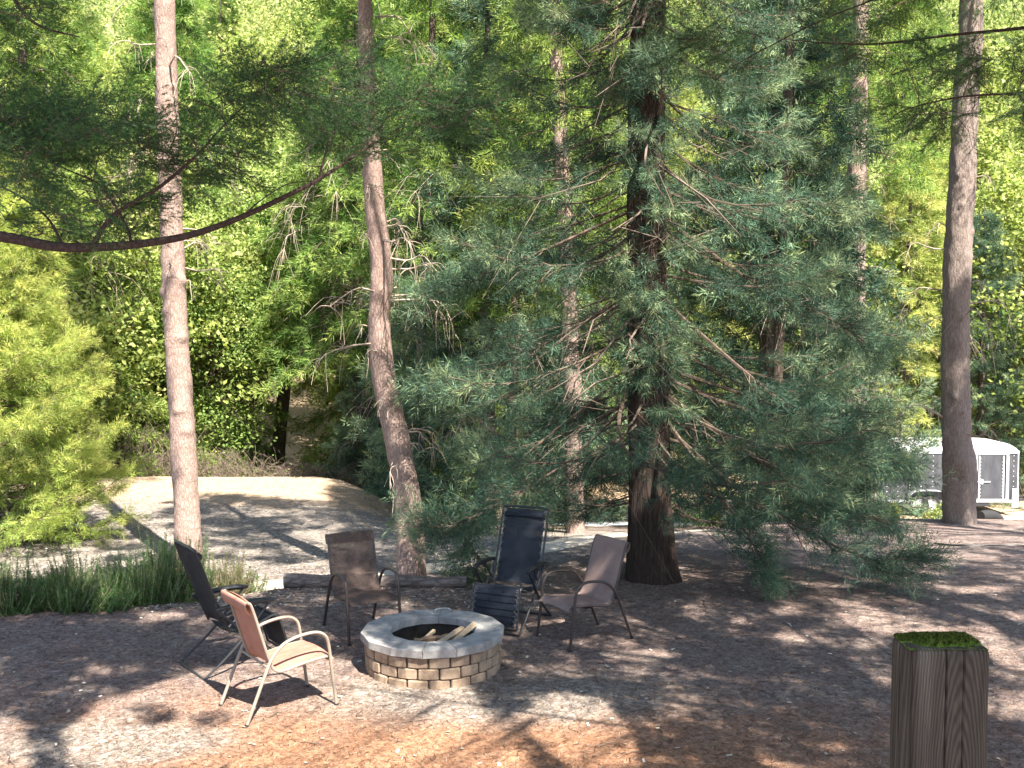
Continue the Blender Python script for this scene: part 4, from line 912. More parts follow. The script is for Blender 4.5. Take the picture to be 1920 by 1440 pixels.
    # tandem wheels under a bright fender, both pale rims
    for px in (1723, 1745):
        x = fx(px); r = .34; an = np.linspace(0, 2 * math.pi, 41)
        prof = [(r * .62, -.09), (r * .86, -.105), (r * .97, -.08), (r, -.02), (r, .06), (r * .95, .10)]
        V = [[x + a_ * math.cos(q), .02 + b2, r + a_ * math.sin(q)] for q in an[:-1] for a_, b2 in prof]; k = len(prof)
        Q = [[i_ * k + j_, i_ * k + j_ + 1, ((i_ + 1) % 40) * k + j_ + 1, ((i_ + 1) % 40) * k + j_] for i_ in range(40) for j_ in range(k - 1)]
        wh = thing_part('wheel', t); mb = MB(); mb.add(V, Q); mb.build('tyre', M['rubber'], wh)
        prof = [(.001, -.05), (.05, -.085), (.09, -.05), (r * .42, -.075), (r * .5, -.03), (r * .60, -.06), (r * .66, -.10)]
        V = [[x + a_ * math.cos(q), .018 + b2, r + a_ * math.sin(q)] for q in an[:-1] for a_, b2 in prof]; k = len(prof)
        Q = [[i_ * k + j_, i_ * k + j_ + 1, ((i_ + 1) % 40) * k + j_ + 1, ((i_ + 1) % 40) * k + j_] for i_ in range(40) for j_ in range(k - 1)]
        mb = MB(); mb.add(V, Q); mb.build('rim', white, wh)
    xa, xb = fx(1700), fx(1775); V = []; mb = MB()
    arc = spline([(xa, -.16, .34), (xa + .03, -.16, .62), (xa + .22, -.16, .80), ((xa + xb) / 2, -.16, .83), (xb - .22, -.16, .80), (xb - .03, -.16, .62), (xb, -.16, .34)], 40)
    for c in arc: V += [(c[0], -.20, c[2]), (c[0], .0, c[2]), (c[0], .0, c[2] + .02), (c[0], -.20, c[2] + .02)]
    Q = [[q * 4 + j_, q * 4 + (j_ + 1) % 4, (q + 1) * 4 + (j_ + 1) % 4, (q + 1) * 4 + j_] for q in range(39) for j_ in range(4)]; mb.add(V, Q); mb.build('fender', trim, t)
    MB().box((fx(1737), .05, fl - .06), (Ln * .9, .10, .12)).build('chassis', M['black_metal'], t)
    mb = MB(); 
    for s in (-1, 1): mb.tube([(Ln / 2 - .3, W / 2 + s * .7, fl), (Ln / 2 + 1.3, W / 2, fl)], .04, 8)
    mb.tube([(Ln / 2 + .9, W / 2, fl + .3), (Ln / 2 + .9, W / 2, .02)], .03, 8); mb.build('hitch', M['black_metal'], t)
def thing_part(name, parent):
    o = bpy.data.objects.new(name, None); C.objects.link(o); o.parent = parent; return o
M['chrome'] = m_plain('bright_fittings', (.80, .81, .83), .3, .5, .05, 10, 0)
M['rubber'] = m_plain('tyre_rubber', (.022, .021, .022), .85, 0, .2, 10, 0)
trailer()

# ---------------------------------------------------------------- small things near and beyond the clearing
a = P(1756, 1018, 15.6); 
pts = []
for px, py in [(1752, 1017), (1790, 1023), (1840, 1025), (1900, 1024), (1990, 1030), (2080, 1026)]:
    g = G(px, py, -.15); pts.append((g[0], g[1], gz_at(g[0], g[1]) + .012))
tag(MB().tube(spline(pts, 60), .013, 6).build('hose', M['black_metal']), 'thin black hose lying across the mulch at the right edge', 'hose')
g0 = P(1834, 953, 19.3); g1 = P(1876, 956, 19.6)
p0 = (g0[0], 19.2, gz_at(g0[0], 19.2) + .09); p1 = (g1[0] + .1, 19.7, gz_at(g1[0] + .1, 19.7) + .06)
pp = spline([p0, ((p0[0] + p1[0]) / 2, 19.45, (p0[2] + p1[2]) / 2 + .05), p1], 12)
tag(MB().tube(pp, [.09, .10, .11, .11, .11, .11, .11, .105, .10, .09, .07, .03], 14).build('drain_pipe', M['rubber']), 'black ribbed drain pipe on the ground beside the foot of the thick trunk', 'pipe')
Xs, Ys_ = P(818, 950, 22.0)[:2]; zs = gz_at(Xs, Ys_)
tag(MB().tube([(Xs, Ys_, zs - .1), (Xs, Ys_, zs + .55)], .014, 6).build('marker_stake', M['black_metal']), 'thin dark metal stake standing by the bright ground right of the crooked trunk', 'stake')
Xl, Yl = P(1362, 965, 18.2)[:2]; zl = gz_at(Xl, Yl); zc_ = P(1362, 953, Yl)[2]
t = thing('lantern_post', 'short brown post carrying a small pale slatted box, under the right-hand boughs', 'garden lantern', (Xl, Yl, zl))
M['brown_wood'] = m_plain('brown_stained_wood', (.12, .07, .045), .8, 0, .3, 10, .4, .004, .2); M['pale_wood'] = m_plain('pale_grey_wood', (.45, .40, .32), .8, 0, .2, 10, .4, .004, .2)
hz = max(.25, zc_ - zl)
MB().box((-.08, 0, (hz + .2) / 2), (.10, .10, hz + .2), bev=.01).build('post', M['brown_wood'], t)
bx = MB().box((.05, 0, hz), (.14, .14, .26), bev=.008).build('box', M['pale_wood'], t)
for q in range(4): MB().box((.0 + q * .034, -.074, hz), (.012, .012, .24)).build('slat', M['brown_wood'], bx)
mb = MB(); V = [(-.04, -.09, hz + .13), (.14, -.09, hz + .13), (.14, .09, hz + .13), (-.04, .09, hz + .13), (.05, 0, hz + .24)]; mb.add(V, [[0, 1, 4, 4], [1, 2, 4, 4], [2, 3, 4, 4], [3, 0, 4, 4], [3, 2, 1, 0]])
me = bpy.data.meshes.new('roof'); me.from_pydata([tuple(v) for v in V], [], [(0, 1, 4), (1, 2, 4), (2, 3, 4), (3, 0, 4), (3, 2, 1, 0)]); link('roof', me, M['pale_wood'], bx)

def shrub(name, label, px, py, Y, Rr, h, mat_, seed, n_=60, leaf=.05, nl=60, cat='shrub', zoff=0, group=None):
    X = (px - 960) / F * (Y * cp + .1); z = gz_at(X, Y) + zoff; rg = np.random.default_rng(seed); d = unit(rg.normal(size=(n_, 3))); d[:, 2] = np.abs(d[:, 2])
    Cn = d * np.array([Rr, Rr, h]) * rg.uniform(.4, 1, (n_, 1)) * .85
    t = thing(name, label, cat, (X, Y, z), 0, group); mb = MB()
    for k in range(0, n_, 3): mb.tube([(rg.uniform(-.05, .05), rg.uniform(-.05, .05), -.05), Cn[k] * .5 + rg.normal(0, .03, 3), Cn[k]], [.012, .008, .003], 4, caps=False)
    mb.build('stems', M['twig_dark'], t); f = leaves(rg, Cn, np.full(n_, Rr * .4), nl, leaf, rg.uniform(.1, .9, n_), .7)
    link('foliage', mesh_arrays('foliage', *f[:2], tint=f[2]), M[mat_], t); return t
shrub('red_shrub', 'bright red-leaved shrub in the sun just right of the big dark trunk', 1318, 930, 25, .75, .75, 'red_leaf', 1, cat='shrub')
shrub('green_shrub', 'small fresh green shrub beside the lantern post, right of the big dark trunk', 1330, 960, 20.5, .42, .42, 'leaf', 2, leaf=.05)
shrub('green_shrub', 'yellow-green shrub under the boughs further right of the lantern post', 1425, 930, 23.5, .9, .65, 'leaf', 3, 90, .06)
shrub('green_shrub', 'upright lime-green sapling in front of the trailer\'s left wheel', 1681, 935, 20.6, .17, .85, 'leaf', 4, 40, .05, zoff=-.1)
shrub('green_shrub', 'tiny lime-green weed in front of the trailer\'s right wheel', 1758, 950, 19.6, .25, .42, 'leaf', 5, 24, .045, 30)
shrub('green_shrub', 'thin weedy sprig beside the log and the foot of the crooked trunk', 862, 1075, 12.4, .28, .25, 'leaf', 6, 22, .03, 18)
for k, (px, Y, Rr, h, lab) in enumerate([(235, 24.9, 1.2, 1.5, 'tangled brown bramble below the leafy tree at left'), (150, 24.6, 1.3, 1.3, 'dark bramble mostly hidden by the yellow-green conifer'), (330, 25.4, 1.2, 1.1, 'shaded dark brush right behind the straight pinkish trunk'), (405, 25.2, 1.3, .95, 'low twiggy brush right of the straight pinkish trunk'), (500, 25.3, 1.2, .65, 'low twiggy brush at the foot of the leaning dark trunk'), (600, 25.0, 1.0, .6, 'low brown brush left of the small rounded conifer')]):
    t = shrub('brush', lab, px, 880, Y, Rr, h, 'brush', 20 + k, 90, .06, 26, 'brush', -.05)
    rg = np.random.default_rng(90 + k); mb = MB()
    for q in range(220):
        b0 = np.array([rg.uniform(-Rr, Rr), rg.uniform(-.8, .8), 0]); e = b0 + np.array([rg.normal(0, .5), rg.normal(0, .3), rg.uniform(.3, 1.1) * h])
        mb.tube(spline([b0, (b0 + e) / 2 + rg.normal(0, .12, 3), e, e + np.array([rg.normal(0, .3), 0, -.25 * h])], 7), np.linspace(.009, .003, 7), 3, caps=False)
    mb.build('canes', M['twig_mid'], t)

rg = np.random.default_rng(44); mb = MB()
for k in range(420):
    y = 5.8 + 12 * rg.uniform() ** 1.3; x = rg.uniform(-1, 1) * (.52 * y + .4); a = rg.uniform(0, 6.28); l = rg.uniform(.05, .30); q = []
    for s_ in np.linspace(-.5, .5, 5):
        xx = x + math.cos(a) * l * s_ + rg.normal(0, .012); yy = y + math.sin(a) * l * s_ + rg.normal(0, .012); q.append((xx, yy, gz_at(xx, yy) + .008 + rg.uniform(0, .012)))
    mb.tube(q, [.004, .004, .0035, .003, .0015], 4, caps=False)
o = mb.build('fallen_twigs', M['twig_mid'], kind='stuff'); o['label'] = 'short broken twigs strewn over the mulch'; o['category'] = 'twigs'
for k, (px, Y, Rr, h, lab) in enumerate([(170, 28, 2.0, 2.4, 'dark leafy thicket beside the yellow-green conifer, behind the bramble'), (270, 29, 1.9, 2.0, 'leafy thicket just left of the straight pinkish trunk'), (395, 29.5, 1.9, 1.9, 'leafy thicket between the straight trunk and the leaning dark trunk'), (455, 33.5, 1.3, 1.3, 'low thicket right behind the leaning dark trunk'), (640, 29, 1.5, 2.0, 'dark thicket behind the small rounded conifer'), (745, 28, 1.5, 1.9, 'dark thicket behind the lower part of the crooked trunk'), (890, 29, 1.7, 2.0, 'shaded thicket in the wood above the navy recliner')]):
    shrub('thicket', lab, px, 860, Y, Rr, h, 'fir' if k in (4, 5, 6) else 'leaf', 50 + k, 200, .085, 70, 'thicket', -.1)
# ---------------------------------------------------------------- rosemary along the edge
def rosemary(label, X, Y, rad, h, seed, n_, fm='rosemary'):
    rg = np.random.default_rng(seed); t = thing('rosemary_bush', label, 'shrub', (X, Y, gz_at(X, Y)), 0, 'rosemary bushes along the edge of the clearing'); mb = MB(); S = []; U = []; T = []
    nc_ = 13; ca = rg.uniform(0, 6.28, nc_); cr = rad * .75 * np.sqrt(rg.uniform(size=nc_)); ch = rg.uniform(.55, 1.15, nc_)
    for k in range(n_):
        ci = rg.integers(nc_); vx = math.cos(ca[ci]) * cr[ci] + rg.normal(0, .07); vy = math.sin(ca[ci]) * cr[ci] + rg.normal(0, .07); a = math.atan2(vy, vx); r = math.hypot(vx, vy); b0 = np.array([math.cos(a) * r * .55, math.sin(a) * r * .45, -.03]); hh = h * ch[ci] * rg.uniform(.5, 1.15) * (1.05 - .4 * (r / rad) ** 2)
        e = b0 + np.array([math.cos(a) * r * .6 + rg.normal(0, .075), math.sin(a) * r * .45 + rg.normal(0, .06), hh]); p = spline([b0, (b0 + e) / 2 + [math.cos(a) * .07 * r, math.sin(a) * .07, -.03], e], 9)
        mb.tube(p, np.linspace(.006, .002, 9), 3, caps=False); tg = unit(np.gradient(p, axis=0))
        ns = int(7 + hh * 16)
        for q in range(ns):
            u = .12 + .88 * (q + rg.uniform()) / ns; i_ = min(int(u * 8), 7); S.append(p[i_] + (p[i_ + 1] - p[i_]) * (u * 8 - i_)); U.append(tg[i_]); T.append(.15 + .6 * u + rg.normal(0, .1))
            if q % 3 == 0 and u < .8: # side shoot
                d = unit(tg[i_] + rg.normal(0, .35, 3)); S.append(S[-1] + d * .06); U.append(d); T.append(.5)
    mb.build('stems', M['twig'], t); S = np.array(S); f = blades(rg, S, np.array(U), np.full(len(S), .06), 19, .028, .0045, (.55, 1.0), .05, np.clip(np.array(T), 0, 1))
    link('needles', mesh_arrays('needles', *f[:2], tint=f[2]), M[fm], t); return t
for k, (px, py, rad, h, n_, lab, fm) in enumerate([
    (-75, 1168, .55, .56, 200, 'rosemary bush cut by the left edge of the picture', 'rosemary'),
    (20, 1158, .50, .55, 260, 'leftmost full rosemary bush in the row, below the yellow-green conifer', 'rosemary'),
    (112, 1152, .48, .56, 260, 'second rosemary bush of the row, counted from the left edge', 'rosemary'),
    (190, 1146, .42, .46, 200, 'lower rosemary bush between the left mass and the tall one', 'rosemary'),
    (262, 1132, .46, .72, 250, 'tallest rosemary bush, its stems reaching up beside the straight trunk', 'rosemary'),
    (330, 1126, .42, .66, 190, 'rosemary bush just left of the black recliner\'s back', 'rosemary'),
    (405, 1118, .40, .54, 100, 'thin browning rosemary bush behind the black recliner', 'rosemary_dry'),
    (455, 1112, .28, .26, 45, 'smallest sparse rosemary at the right end of the row', 'rosemary')]):
    g = G(px, py, 0); rosemary(lab, g[0], g[1] + .25, rad, h, 200 + k, n_, fm)

# ---------------------------------------------------------------- boughs reaching in from trees beside the camera
def poly_sample(rg, poly, n_):
    poly = np.array(poly, float); lo = poly.min(0); hi = poly.max(0); out = []
    while len(out) < n_:
        q = rg.uniform(lo, hi); c = False; j_ = len(poly) - 1
        for i_ in range(len(poly)):
            a, b_ = poly[i_], poly[j_]
            if (a[1] > q[1]) != (b_[1] > q[1]) and q[0] < (b_[0] - a[0]) * (q[1] - a[1]) / (b_[1] - a[1]) + a[0]: c = not c
            j_ = i_
        if c: out.append(q)
    return np.array(out)
def side_tree(label, trunk, rad, limbs, regions, seed, fm, crown_args):
    t = thing('fir_tree', label, 'tree'); rg = np.random.default_rng(seed); mb = MB(); lp = []
    for pts, r0, r1 in limbs:
        p = spline(pts, 40); mb.tube(p, np.linspace(r0, r1, 40), 8, caps=False); lp.append(p[6:])
    mb.build('limb', M['limb_bark'], t)
    L = np.vstack(lp); tw = MB(); S = []; U = []; T = []
    for poly, Yr, ns, gdir in regions:
        q = poly_sample(rg, poly, int(ns * 1.45))
        nc_ = max(3, len(q) // 8); hub = np.array([P(px, py, rg.uniform(*Yr)) for px, py in q[:nc_]])
        cs = hub[rg.integers(0, nc_, len(q))] + rg.normal(0, 1, (len(q), 3)) * [.15, .13, .07]; cs = cs[np.argsort(((cs[:, None, :] - L[None]) ** 2).sum(-1).min(1))]
        for c in cs:
            d2 = ((L - c) ** 2).sum(1); a = L[d2.argmin()]; dd_ = math.sqrt(d2.min())
            md = (a + c) / 2 + rg.normal(0, .12, 3) * dd_ + [0, 0, .06 * dd_]; tw.tube(spline([a, md, c], 6), np.linspace(.003 + .012 * min(dd_, .4), .0025, 6), 3, caps=False)
            L = np.vstack([L, spline([a, md, c], 4)[1:]])
            out = unit(c - a); gd = unit(np.array(gdir) + rg.normal(0, .25, 3)); ax = unit(out * .7 + gd * .6); sd = unit(np.cross(ax, [0, 0.25, 1]))
            le = rg.uniform(.18, .34)
            tw.tube([c - ax * le * .3, c + ax * le], [.003, .0012], 3, caps=False)
            for h in range(13):                      # flat herring-bone spray
                u = (h + .5) / 13; s_ = 1 if h % 2 else -1; b0 = c + ax * le * (u * 1.3 - .3); dd = unit(ax * .75 + sd * s_ * .8 + rg.normal(0, .08, 3) + [0, 0, -.12]); l2 = le * .55 * (1.15 - u)
                for s2 in np.linspace(0, 1, 4): S.append(b0 + dd * l2 * s2); U.append(dd); T.append(.25 + .5 * s2 + rg.normal(0, .1))
    tw.build('twigs', M['twig_dark'], t); S = np.array(S); f = blades(rg, S, np.array(U), np.full(len(S), .045), 11, .026, .0036, (.5, .95), .03, np.clip(np.array(T), 0, 1), .5)
    link('bough_needles', mesh_arrays('bough_needles', *f[:2], tint=f[2]), M[fm], t)
    return t
M['limb_bark'] = m_bark('dark_limb_bark', (.02, .013, .012), (.075, .05, .045), (.13, .095, .085), (18, 18, 18), .9, .01)
def tr(*a): return tuple(P(*a))
TL = (-5.4, 5.4)
left = side_tree('tree standing outside the left edge whose long dark limb sweeps across the upper left', None, None, [
    ([(TL[0], TL[1], 3.15), tr(-300, 395, 6.70), tr(0, 443, 7.10), tr(110, 463, 7.10), tr(210, 462, 7.10), tr(300, 452, 7.15), tr(370, 437, 7.20), tr(450, 408, 7.20), tr(540, 366, 7.30), tr(600, 335, 7.30), tr(660, 296, 7.40), tr(760, 232, 7.50)], .044, .007),
    ([tr(175, 457, 7.10), tr(215, 402, 7.05), tr(300, 350, 7.00), tr(375, 285, 7.00), tr(420, 235, 7.00), tr(500, 160, 7.00)], .019, .004),
    ([tr(245, 455, 7.10), tr(238, 425, 7.20), tr(190, 350, 7.30), tr(130, 320, 7.40), tr(60, 290, 7.40)], .011, .003),
    ([tr(118, 460, 7.10), tr(90, 410, 7.20), tr(40, 370, 7.20), tr(-20, 340, 7.20)], .011, .003),
    ([tr(597, 337, 7.30), tr(610, 290, 7.30), tr(625, 250, 7.30), tr(660, 180, 7.30)], .010, .003),
    ([tr(455, 405, 7.20), tr(490, 375, 7.10), tr(540, 345, 7.10), tr(590, 340, 7.00)], .007, .002),
    ([(TL[0], TL[1], 4.4), tr(-250, 30, 6.60), tr(-40, -60, 7.10), tr(60, 40, 7.30), tr(150, 70, 7.40)], .03, .004)],
    [([(-60, 220), (150, 200), (290, 240), (300, 340), (250, 420), (120, 450), (-60, 430)], (6.7, 7.8), 144, (.5, 0, .15)),
     ([(-40, 215), (120, 205), (270, 240), (270, 300), (100, 320), (-40, 320)], (6.7, 7.7), 72, (.5, 0, .2)),
     ([(380, 200), (460, 165), (570, 125), (600, 110), (595, 170), (520, 240), (430, 270), (380, 250)], (6.7, 7.5), 62, (.7, 0, .15)),
     ([(320, 230), (420, 210), (430, 300), (360, 330), (320, 290)], (6.8, 7.5), 28, (.5, 0, .1)),
     ([(570, 190), (660, 130), (760, 140), (780, 200), (750, 250), (640, 320), (580, 260)], (7.0, 7.8), 90, (.3, 0, .3)),
     ([(770, 160), (880, 150), (900, 200), (850, 250), (790, 240)], (7.2, 7.8), 28, (.8, 0, -.1)),
     ([(-60, 0), (130, 30), (160, 90), (40, 60), (-60, 70)], (6.8, 7.6), 16, (.6, 0, -.3))], 301, 'fir_dark', None)
link('trunk', trunk_mesh('trunk', [(TL[0] - .1, TL[1], gz_at(*TL) - .2), (TL[0], TL[1], 4), (TL[0], TL[1], 9), (TL[0], TL[1], 13)], [.24, .2, .15, .03], 20, 8, .07, 'plate', .1), M['bark_grey'], left)
TR = (7.6, 6.2)
right = side_tree('tree standing outside the right edge whose feathery boughs hang into the upper right', None, None, [
    ([(TR[0], TR[1], 6.3), tr(2050, 30, 8.2), tr(1920, 52, 8.4), tr(1780, 66, 8.5), tr(1650, 82, 8.5), tr(1540, 80, 8.4), tr(1440, 70, 8.3)], .020, .003),
    ([(TR[0], TR[1], 5.5), tr(2040, 172, 8.2), tr(1900, 176, 8.4), tr(1800, 182, 8.4), tr(1700, 205, 8.4), tr(1660, 230, 8.3)], .015, .003),
    ([(TR[0], TR[1], 7.0), tr(2000, -90, 8.2), tr(1760, -40, 8.5), tr(1560, 30, 8.6), tr(1400, 110, 8.7), tr(1340, 150, 8.7)], .012, .002)],
    [([(1440, 30), (1600, -20), (1990, -30), (1990, 150), (1700, 130), (1600, 190), (1480, 130)], (8.0, 9.0), 80, (-.7, 0, -.05)),
     ([(1640, 190), (1780, 165), (1990, 150), (1990, 240), (1800, 225), (1690, 240)], (8.0, 8.8), 38, (-.7, 0, -.15)),
     ([(1290, 60), (1440, 20), (1520, 60), (1520, 130), (1400, 150), (1320, 130)], (8.2, 9.0), 32, (-.8, 0, -.1))], 302, 'fir_dark', None)
link('trunk', trunk_mesh('trunk', [(TR[0], TR[1], gz_at(*TR) - .2), (TR[0], TR[1], 6), (TR[0], TR[1], 12)], [.28, .2, .04], 20, 9, .07, 'plate', .1), M['bark_grey'], right)

# ---------------------------------------------------------------- unseen trees behind and beside the camera, crowns shaped to throw the dappled shade
LIT = [  # picture-space outlines of the sunlit patches of ground
 [(140, 1445), (110, 1375), (190, 1318), (320, 1275), (440, 1240), (560, 1212), (655, 1235), (740, 1285), (850, 1300), (915, 1335), (960, 1390), (1010, 1445)],
 [(960, 1345), (1040, 1300), (1120, 1308), (1185, 1365), (1200, 1445), (1075, 1445)],
 [(-20, 1335), (45, 1350), (62, 1445), (-20, 1445)],
 [(790, 1290), (880, 1285), (900, 1318), (810, 1320)], [(1130, 1222), (1250, 1214), (1260, 1238), (1140, 1242)], [(270, 1150), (350, 1148), (352, 1160), (275, 1164)],
 [(1540, 1112), (1620, 1135), (1730, 1165), (1700, 1172), (1600, 1150)], [(1540, 1138), (1640, 1158), (1690, 1190), (1630, 1182)],
 [(1690, 1180), (1860, 1172), (1900, 1205), (1840, 1225), (1720, 1215)], [(1500, 1090), (1610, 1092), (1600, 1100), (1510, 1100)],
 [(1690, 975), (1950, 965), (1950, 1010), (1680, 1012)], [(1770, 1034), (1880, 1032), (1880, 1048), (1780, 1048)], [(1860, 1215), (1950, 1205), (1950, 1250), (1870, 1245)], [(1630, 1270), (1690, 1268), (1690, 1292), (1640, 1292)],
 [(1790, 1100), (1880, 1098), (1880, 1112), (1800, 1115)], [(1860, 1300), (1950, 1290), (1950, 1350), (1880, 1340)],
 [(100, 900), (600, 900), (650, 918), (560, 945), (400, 948), (300, 962), (100, 965)], [(380, 1048), (500, 1058), (640, 1048), (900, 1030), (900, 1078), (740, 1086), (560, 1090), (450, 1122), (370, 1115)],
 [(860, 1000), (1010, 990), (1170, 990), (1165, 1030), (1000, 1060), (870, 1085)], [(-10, 1010), (200, 1010), (190, 1060), (-10, 1060)],
 [(300, 1155), (470, 1145), (480, 1210), (330, 1200)][:0] or [(590, 980), (640, 975), (640, 990), (590, 990)]]
DARK = [[(235, 1325), (330, 1310), (345, 1345), (270, 1362)], [(330, 1345), (420, 1330), (450, 1352), (360, 1372)]]
STRIPS = [((-4.55, 14.0), 5.5, .36), ((-1.25, 12.75), 4.4, .58), ((1.1, 18.5), 3, .5)]
HOLES = [(650, 200, 7.4, .5), (720, 170, 7.4, .5), (760, 220, 7.4, .35), (600, 250, 7.4, .2), (1060, 60, 12, .5), (1040, 240, 11.8, .45), (960, 400, 11.8, .4), (1290, 150, 11.5, .4), (1430, 230, 11.6, .4), (1540, 330, 11.6, .4), (1500, 480, 11.6, .35),
 (880, 560, 11.9, .3), (1100, 400, 11.6, .3), (1395, 560, 11.4, .25), (1600, 470, 11.8, .35), (1135, 1018, 9.9, .12), (520, 1200, 8.15, .5), (440, 1150, 8.1, .4), (985, 1040, 10.3, .07), (655, 1080, 10.2, .05), (670, 1060, 10.2, .06), (1798, 450, 17.6, .5), (1798, 350, 17.6, .5), (1550, 1000, 11.9, .2)]
rh = random.Random(5)
HOLES += [(rh.uniform(1080, 1690), rh.uniform(-40, 640), rh.uniform(10.5, 12.2), rh.uniform(.16, .42)) for _ in range(34)]
def inpoly(pts, poly):
    x, y = pts[:, 0], pts[:, 1]; c = np.zeros(len(pts), bool); j_ = len(poly) - 1
    for i_ in range(len(poly)):
        a, b_ = poly[i_], poly[j_]; cond = ((a[1] > y) != (b_[1] > y)) & (x < (b_[0] - a[0]) * (y - a[1]) / (b_[1] - a[1] + 1e-9) + a[0]); c ^= cond; j_ = i_
    return c
def project(p):
    d = p - np.array([0, 0, H]); zc = d[:, 1] * cp - d[:, 2] * sp; yc = d[:, 1] * sp + d[:, 2] * cp
    return np.stack([960 + F * d[:, 0] / zc, 720 - F * yc / zc], 1)
rg = np.random.default_rng(77)
n_ = 7600; gy_ = rg.uniform(5.2, 21, n_); gx_ = rg.uniform(-1, 1, n_) * (.54 * gy_ + 1.0)
gp = np.stack([gx_, gy_, hgt(gx_, gy_)], 1); pic = project(gp)
lit = np.zeros(n_, bool)
for pl in LIT: lit |= inpoly(pic, pl)
for pl in DARK: lit &= ~inpoly(pic, pl)
hdir = -np.array([SX, SY])                     # shadows run this way
for (sx_, sy_), Lm, wm in STRIPS:
    dv = np.stack([gx_ - sx_, gy_ - sy_], 1); al = dv @ hdir; ac = np.abs(dv @ np.array([-hdir[1], hdir[0]])); lit |= (al > -.3) & (al < Lm) & (ac < wm)
young = (gx_ < -7.0) & (gy_ > 14.4) & (gy_ < 19.5); lit |= young
# the sunlit top of the big conifer: let patches of sun through
thin = ((gx_ > -1.9) & (gx_ < .6) & (gy_ > 14.8) & (rg.uniform(size=n_) > .25)) | ((gx_ > 1) & (gx_ < 4.5) & (gy_ > 16) & (rg.uniform(size=n_) > .55))
keep = ~lit & ~thin; gp = gp[keep]
hmin = np.maximum(.293 * gp[:, 1] + 3.1, 5.2); hh = hmin + rg.uniform(0, 3.2, len(gp))
CL = gp + SV[None, :] / SV[2] * (hh - gp[:, 2])[:, None]
# also shade the limb that sweeps in from the left
lt = []
for px, py, Y in [(60, 300, 7.20), (160, 250, 7.20), (240, 330, 7.10), (30, 400, 7.10), (120, 380, 7.10), (200, 430, 7.10), (330, 420, 7.15), (90, 220, 7.20), (280, 240, 7.20), (400, 280, 7.10), (450, 200, 7.00), (560, 140, 7.10), (420, 180, 7.10), (1500, 60, 8.4), (1600, 90, 8.4), (1750, 60, 8.4), (1850, 100, 8.4), (1720, 200, 8.4), (1850, 190, 8.4)]:
    for q in range(5):
        p_ = P(px, py, Y) + rg.normal(0, .18, 3); lt.append(p_ + SV * rg.uniform(3.0, 5.0))
for q in range(60): lt.append(np.array([rg.uniform(.6, .95), 1.8, rg.uniform(2.0, 2.6)]) + SV * rg.uniform(2.5, 4.0) + rg.normal(0, .1, 3))
for q in range(110): lt.append(np.array([7.75 + rg.normal(0, .25), 17.5, rg.uniform(-.2, 3.4)]) + SV * rg.uniform(9, 12) + rg.normal(0, .12, 3))
lt = np.array(lt)
def ground_of(p): return p - SV[None, :] / SV[2] * p[:, 2:3]
gl = ground_of(lt); pl_ = project(gl); l2_ = np.zeros(len(lt), bool)
for pl in LIT[:6]: l2_ |= inpoly(pl_, pl)
CL = np.vstack([CL, lt[~l2_]])
pc = project(CL); vis = (CL[:, 1] > .5) & (pc[:, 1] > -150) & (pc[:, 0] > -150) & (pc[:, 0] < 2070); CL = CL[~vis]
SHADERS = [((2.6, -3.6), 'a little right'), ((-2.8, -4.2), 'to the left'), ((7.0, -1.0), 'to the right'), ((11.5, 3.5), 'far to the right'), ((-7.5, -.5), 'far to the left'), ((6.6, 2.2), 'close on the right'), ((-.4, -7.0), 'straight back'), ((12.5, 9.0), 'beyond the right edge of the picture')]
TP = np.array([s[0] for s in SHADERS]); owner = ((CL[:, None, :2] - TP[None]) ** 2).sum(-1).argmin(1)
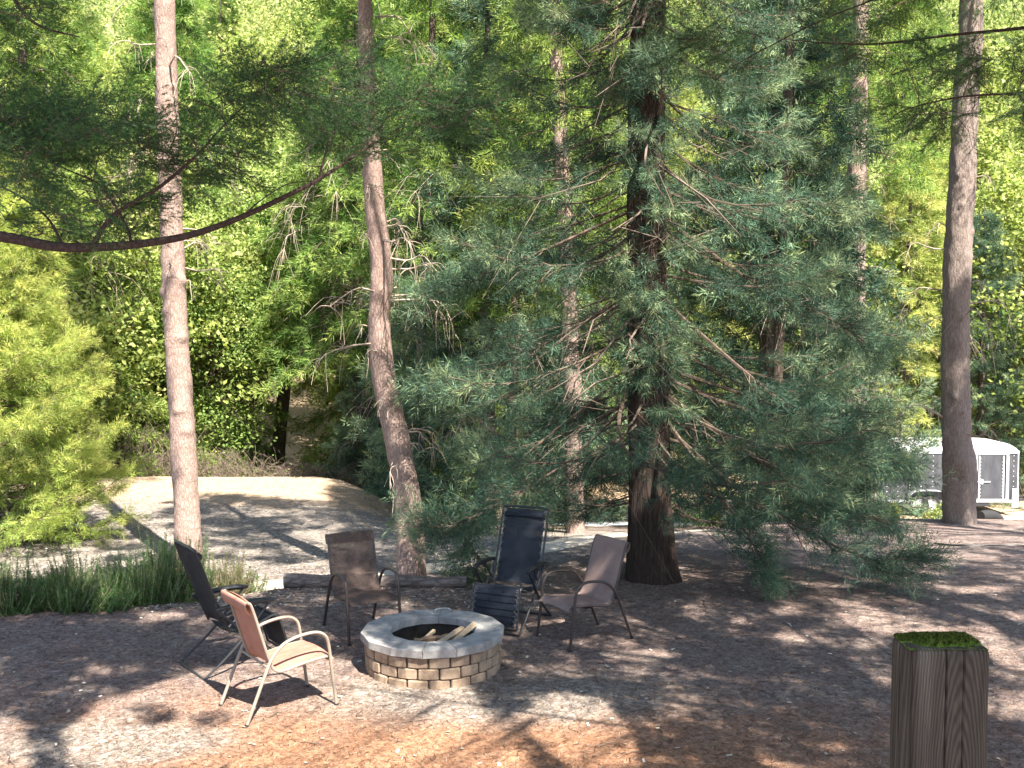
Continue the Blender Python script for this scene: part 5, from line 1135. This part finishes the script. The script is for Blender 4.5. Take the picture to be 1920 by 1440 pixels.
for k, ((tx, ty), wh) in enumerate(SHADERS):
    c = CL[owner == k]
    if len(c) == 0: continue
    top = c[:, 2].max() + 2.5; zb_ = gz_at(tx, ty)
    t = thing('fir_tree', 'tall unseen fir with its crown shaped for the dappled shade, standing behind the camera, ' + wh, 'tree', (0, 0, 0), 0, 'firs behind the camera')
    link('trunk', trunk_mesh('trunk', [(tx, ty, zb_ - .3), (tx, ty, top * .5), (tx, ty, top)], [.26, .18, .03], 16, k, .07, 'plate', .25), M['bark_grey'], t)
    az = np.arctan2(c[:, 1] - ty, c[:, 0] - tx); key = np.floor((az + math.pi) / (math.pi / 7)).astype(int) * 10 + np.floor(c[:, 2] / 1.2).astype(int); mb = MB()
    for kk in np.unique(key):
        g = c[key == kk]; g = g[np.argsort(np.hypot(g[:, 0] - tx, g[:, 1] - ty))]; e = g[-1]; dist = np.hypot(e[0] - tx, e[1] - ty)
        a = np.array([tx, ty, max(1.5, e[2] + .12 * dist)]); p = spline([a, (a + e) / 2 + [0, 0, -.15], e], 10); mb.tube(p, np.linspace(.008 + .0035 * dist, .004, 10), 5, caps=False)
        for q in g[:-1]:
            i_ = ((p - q) ** 2).sum(1).argmin(); mb.tube([p[max(0, i_ - 1)], (p[max(0, i_ - 1)] + q) / 2 + rg.normal(0, .05, 3), q], [.005, .004, .002], 3, caps=False)
    mb.build('branches', M['twig_dark'], t)
    f = blades(rg, c, unit(rg.normal(size=c.shape) * [1, 1, .4]), np.full(len(c), .24), 72, .15, .028, (.4, .95), .75, None, .45)
    ctr = f[0].reshape(-1, 3, 3).mean(1); pg = project(ground_of(ctr)); lt_ = np.zeros(len(ctr), bool)      # crown blades cut away where the sun patches are wanted
    for pl in LIT: lt_ |= inpoly(pg, pl)
    for pl in DARK: lt_ &= ~inpoly(pg, pl)
    for px, py, Y, rr_ in HOLES:
        q = ctr - P(px, py, Y); al = q @ SV; lt_ |= (al > 0) & (np.linalg.norm(q - al[:, None] * SV, axis=1) < rr_)
    kp = ~lt_ | (rg.uniform(size=len(ctr)) < .03); V = f[0].reshape(-1, 3, 3)[kp].reshape(-1, 3); T = f[2].reshape(-1, 3)[kp].ravel()
    link('crown', mesh_arrays('crown', V, np.arange(len(V)).reshape(-1, 3), tint=T), M['fir'], t)
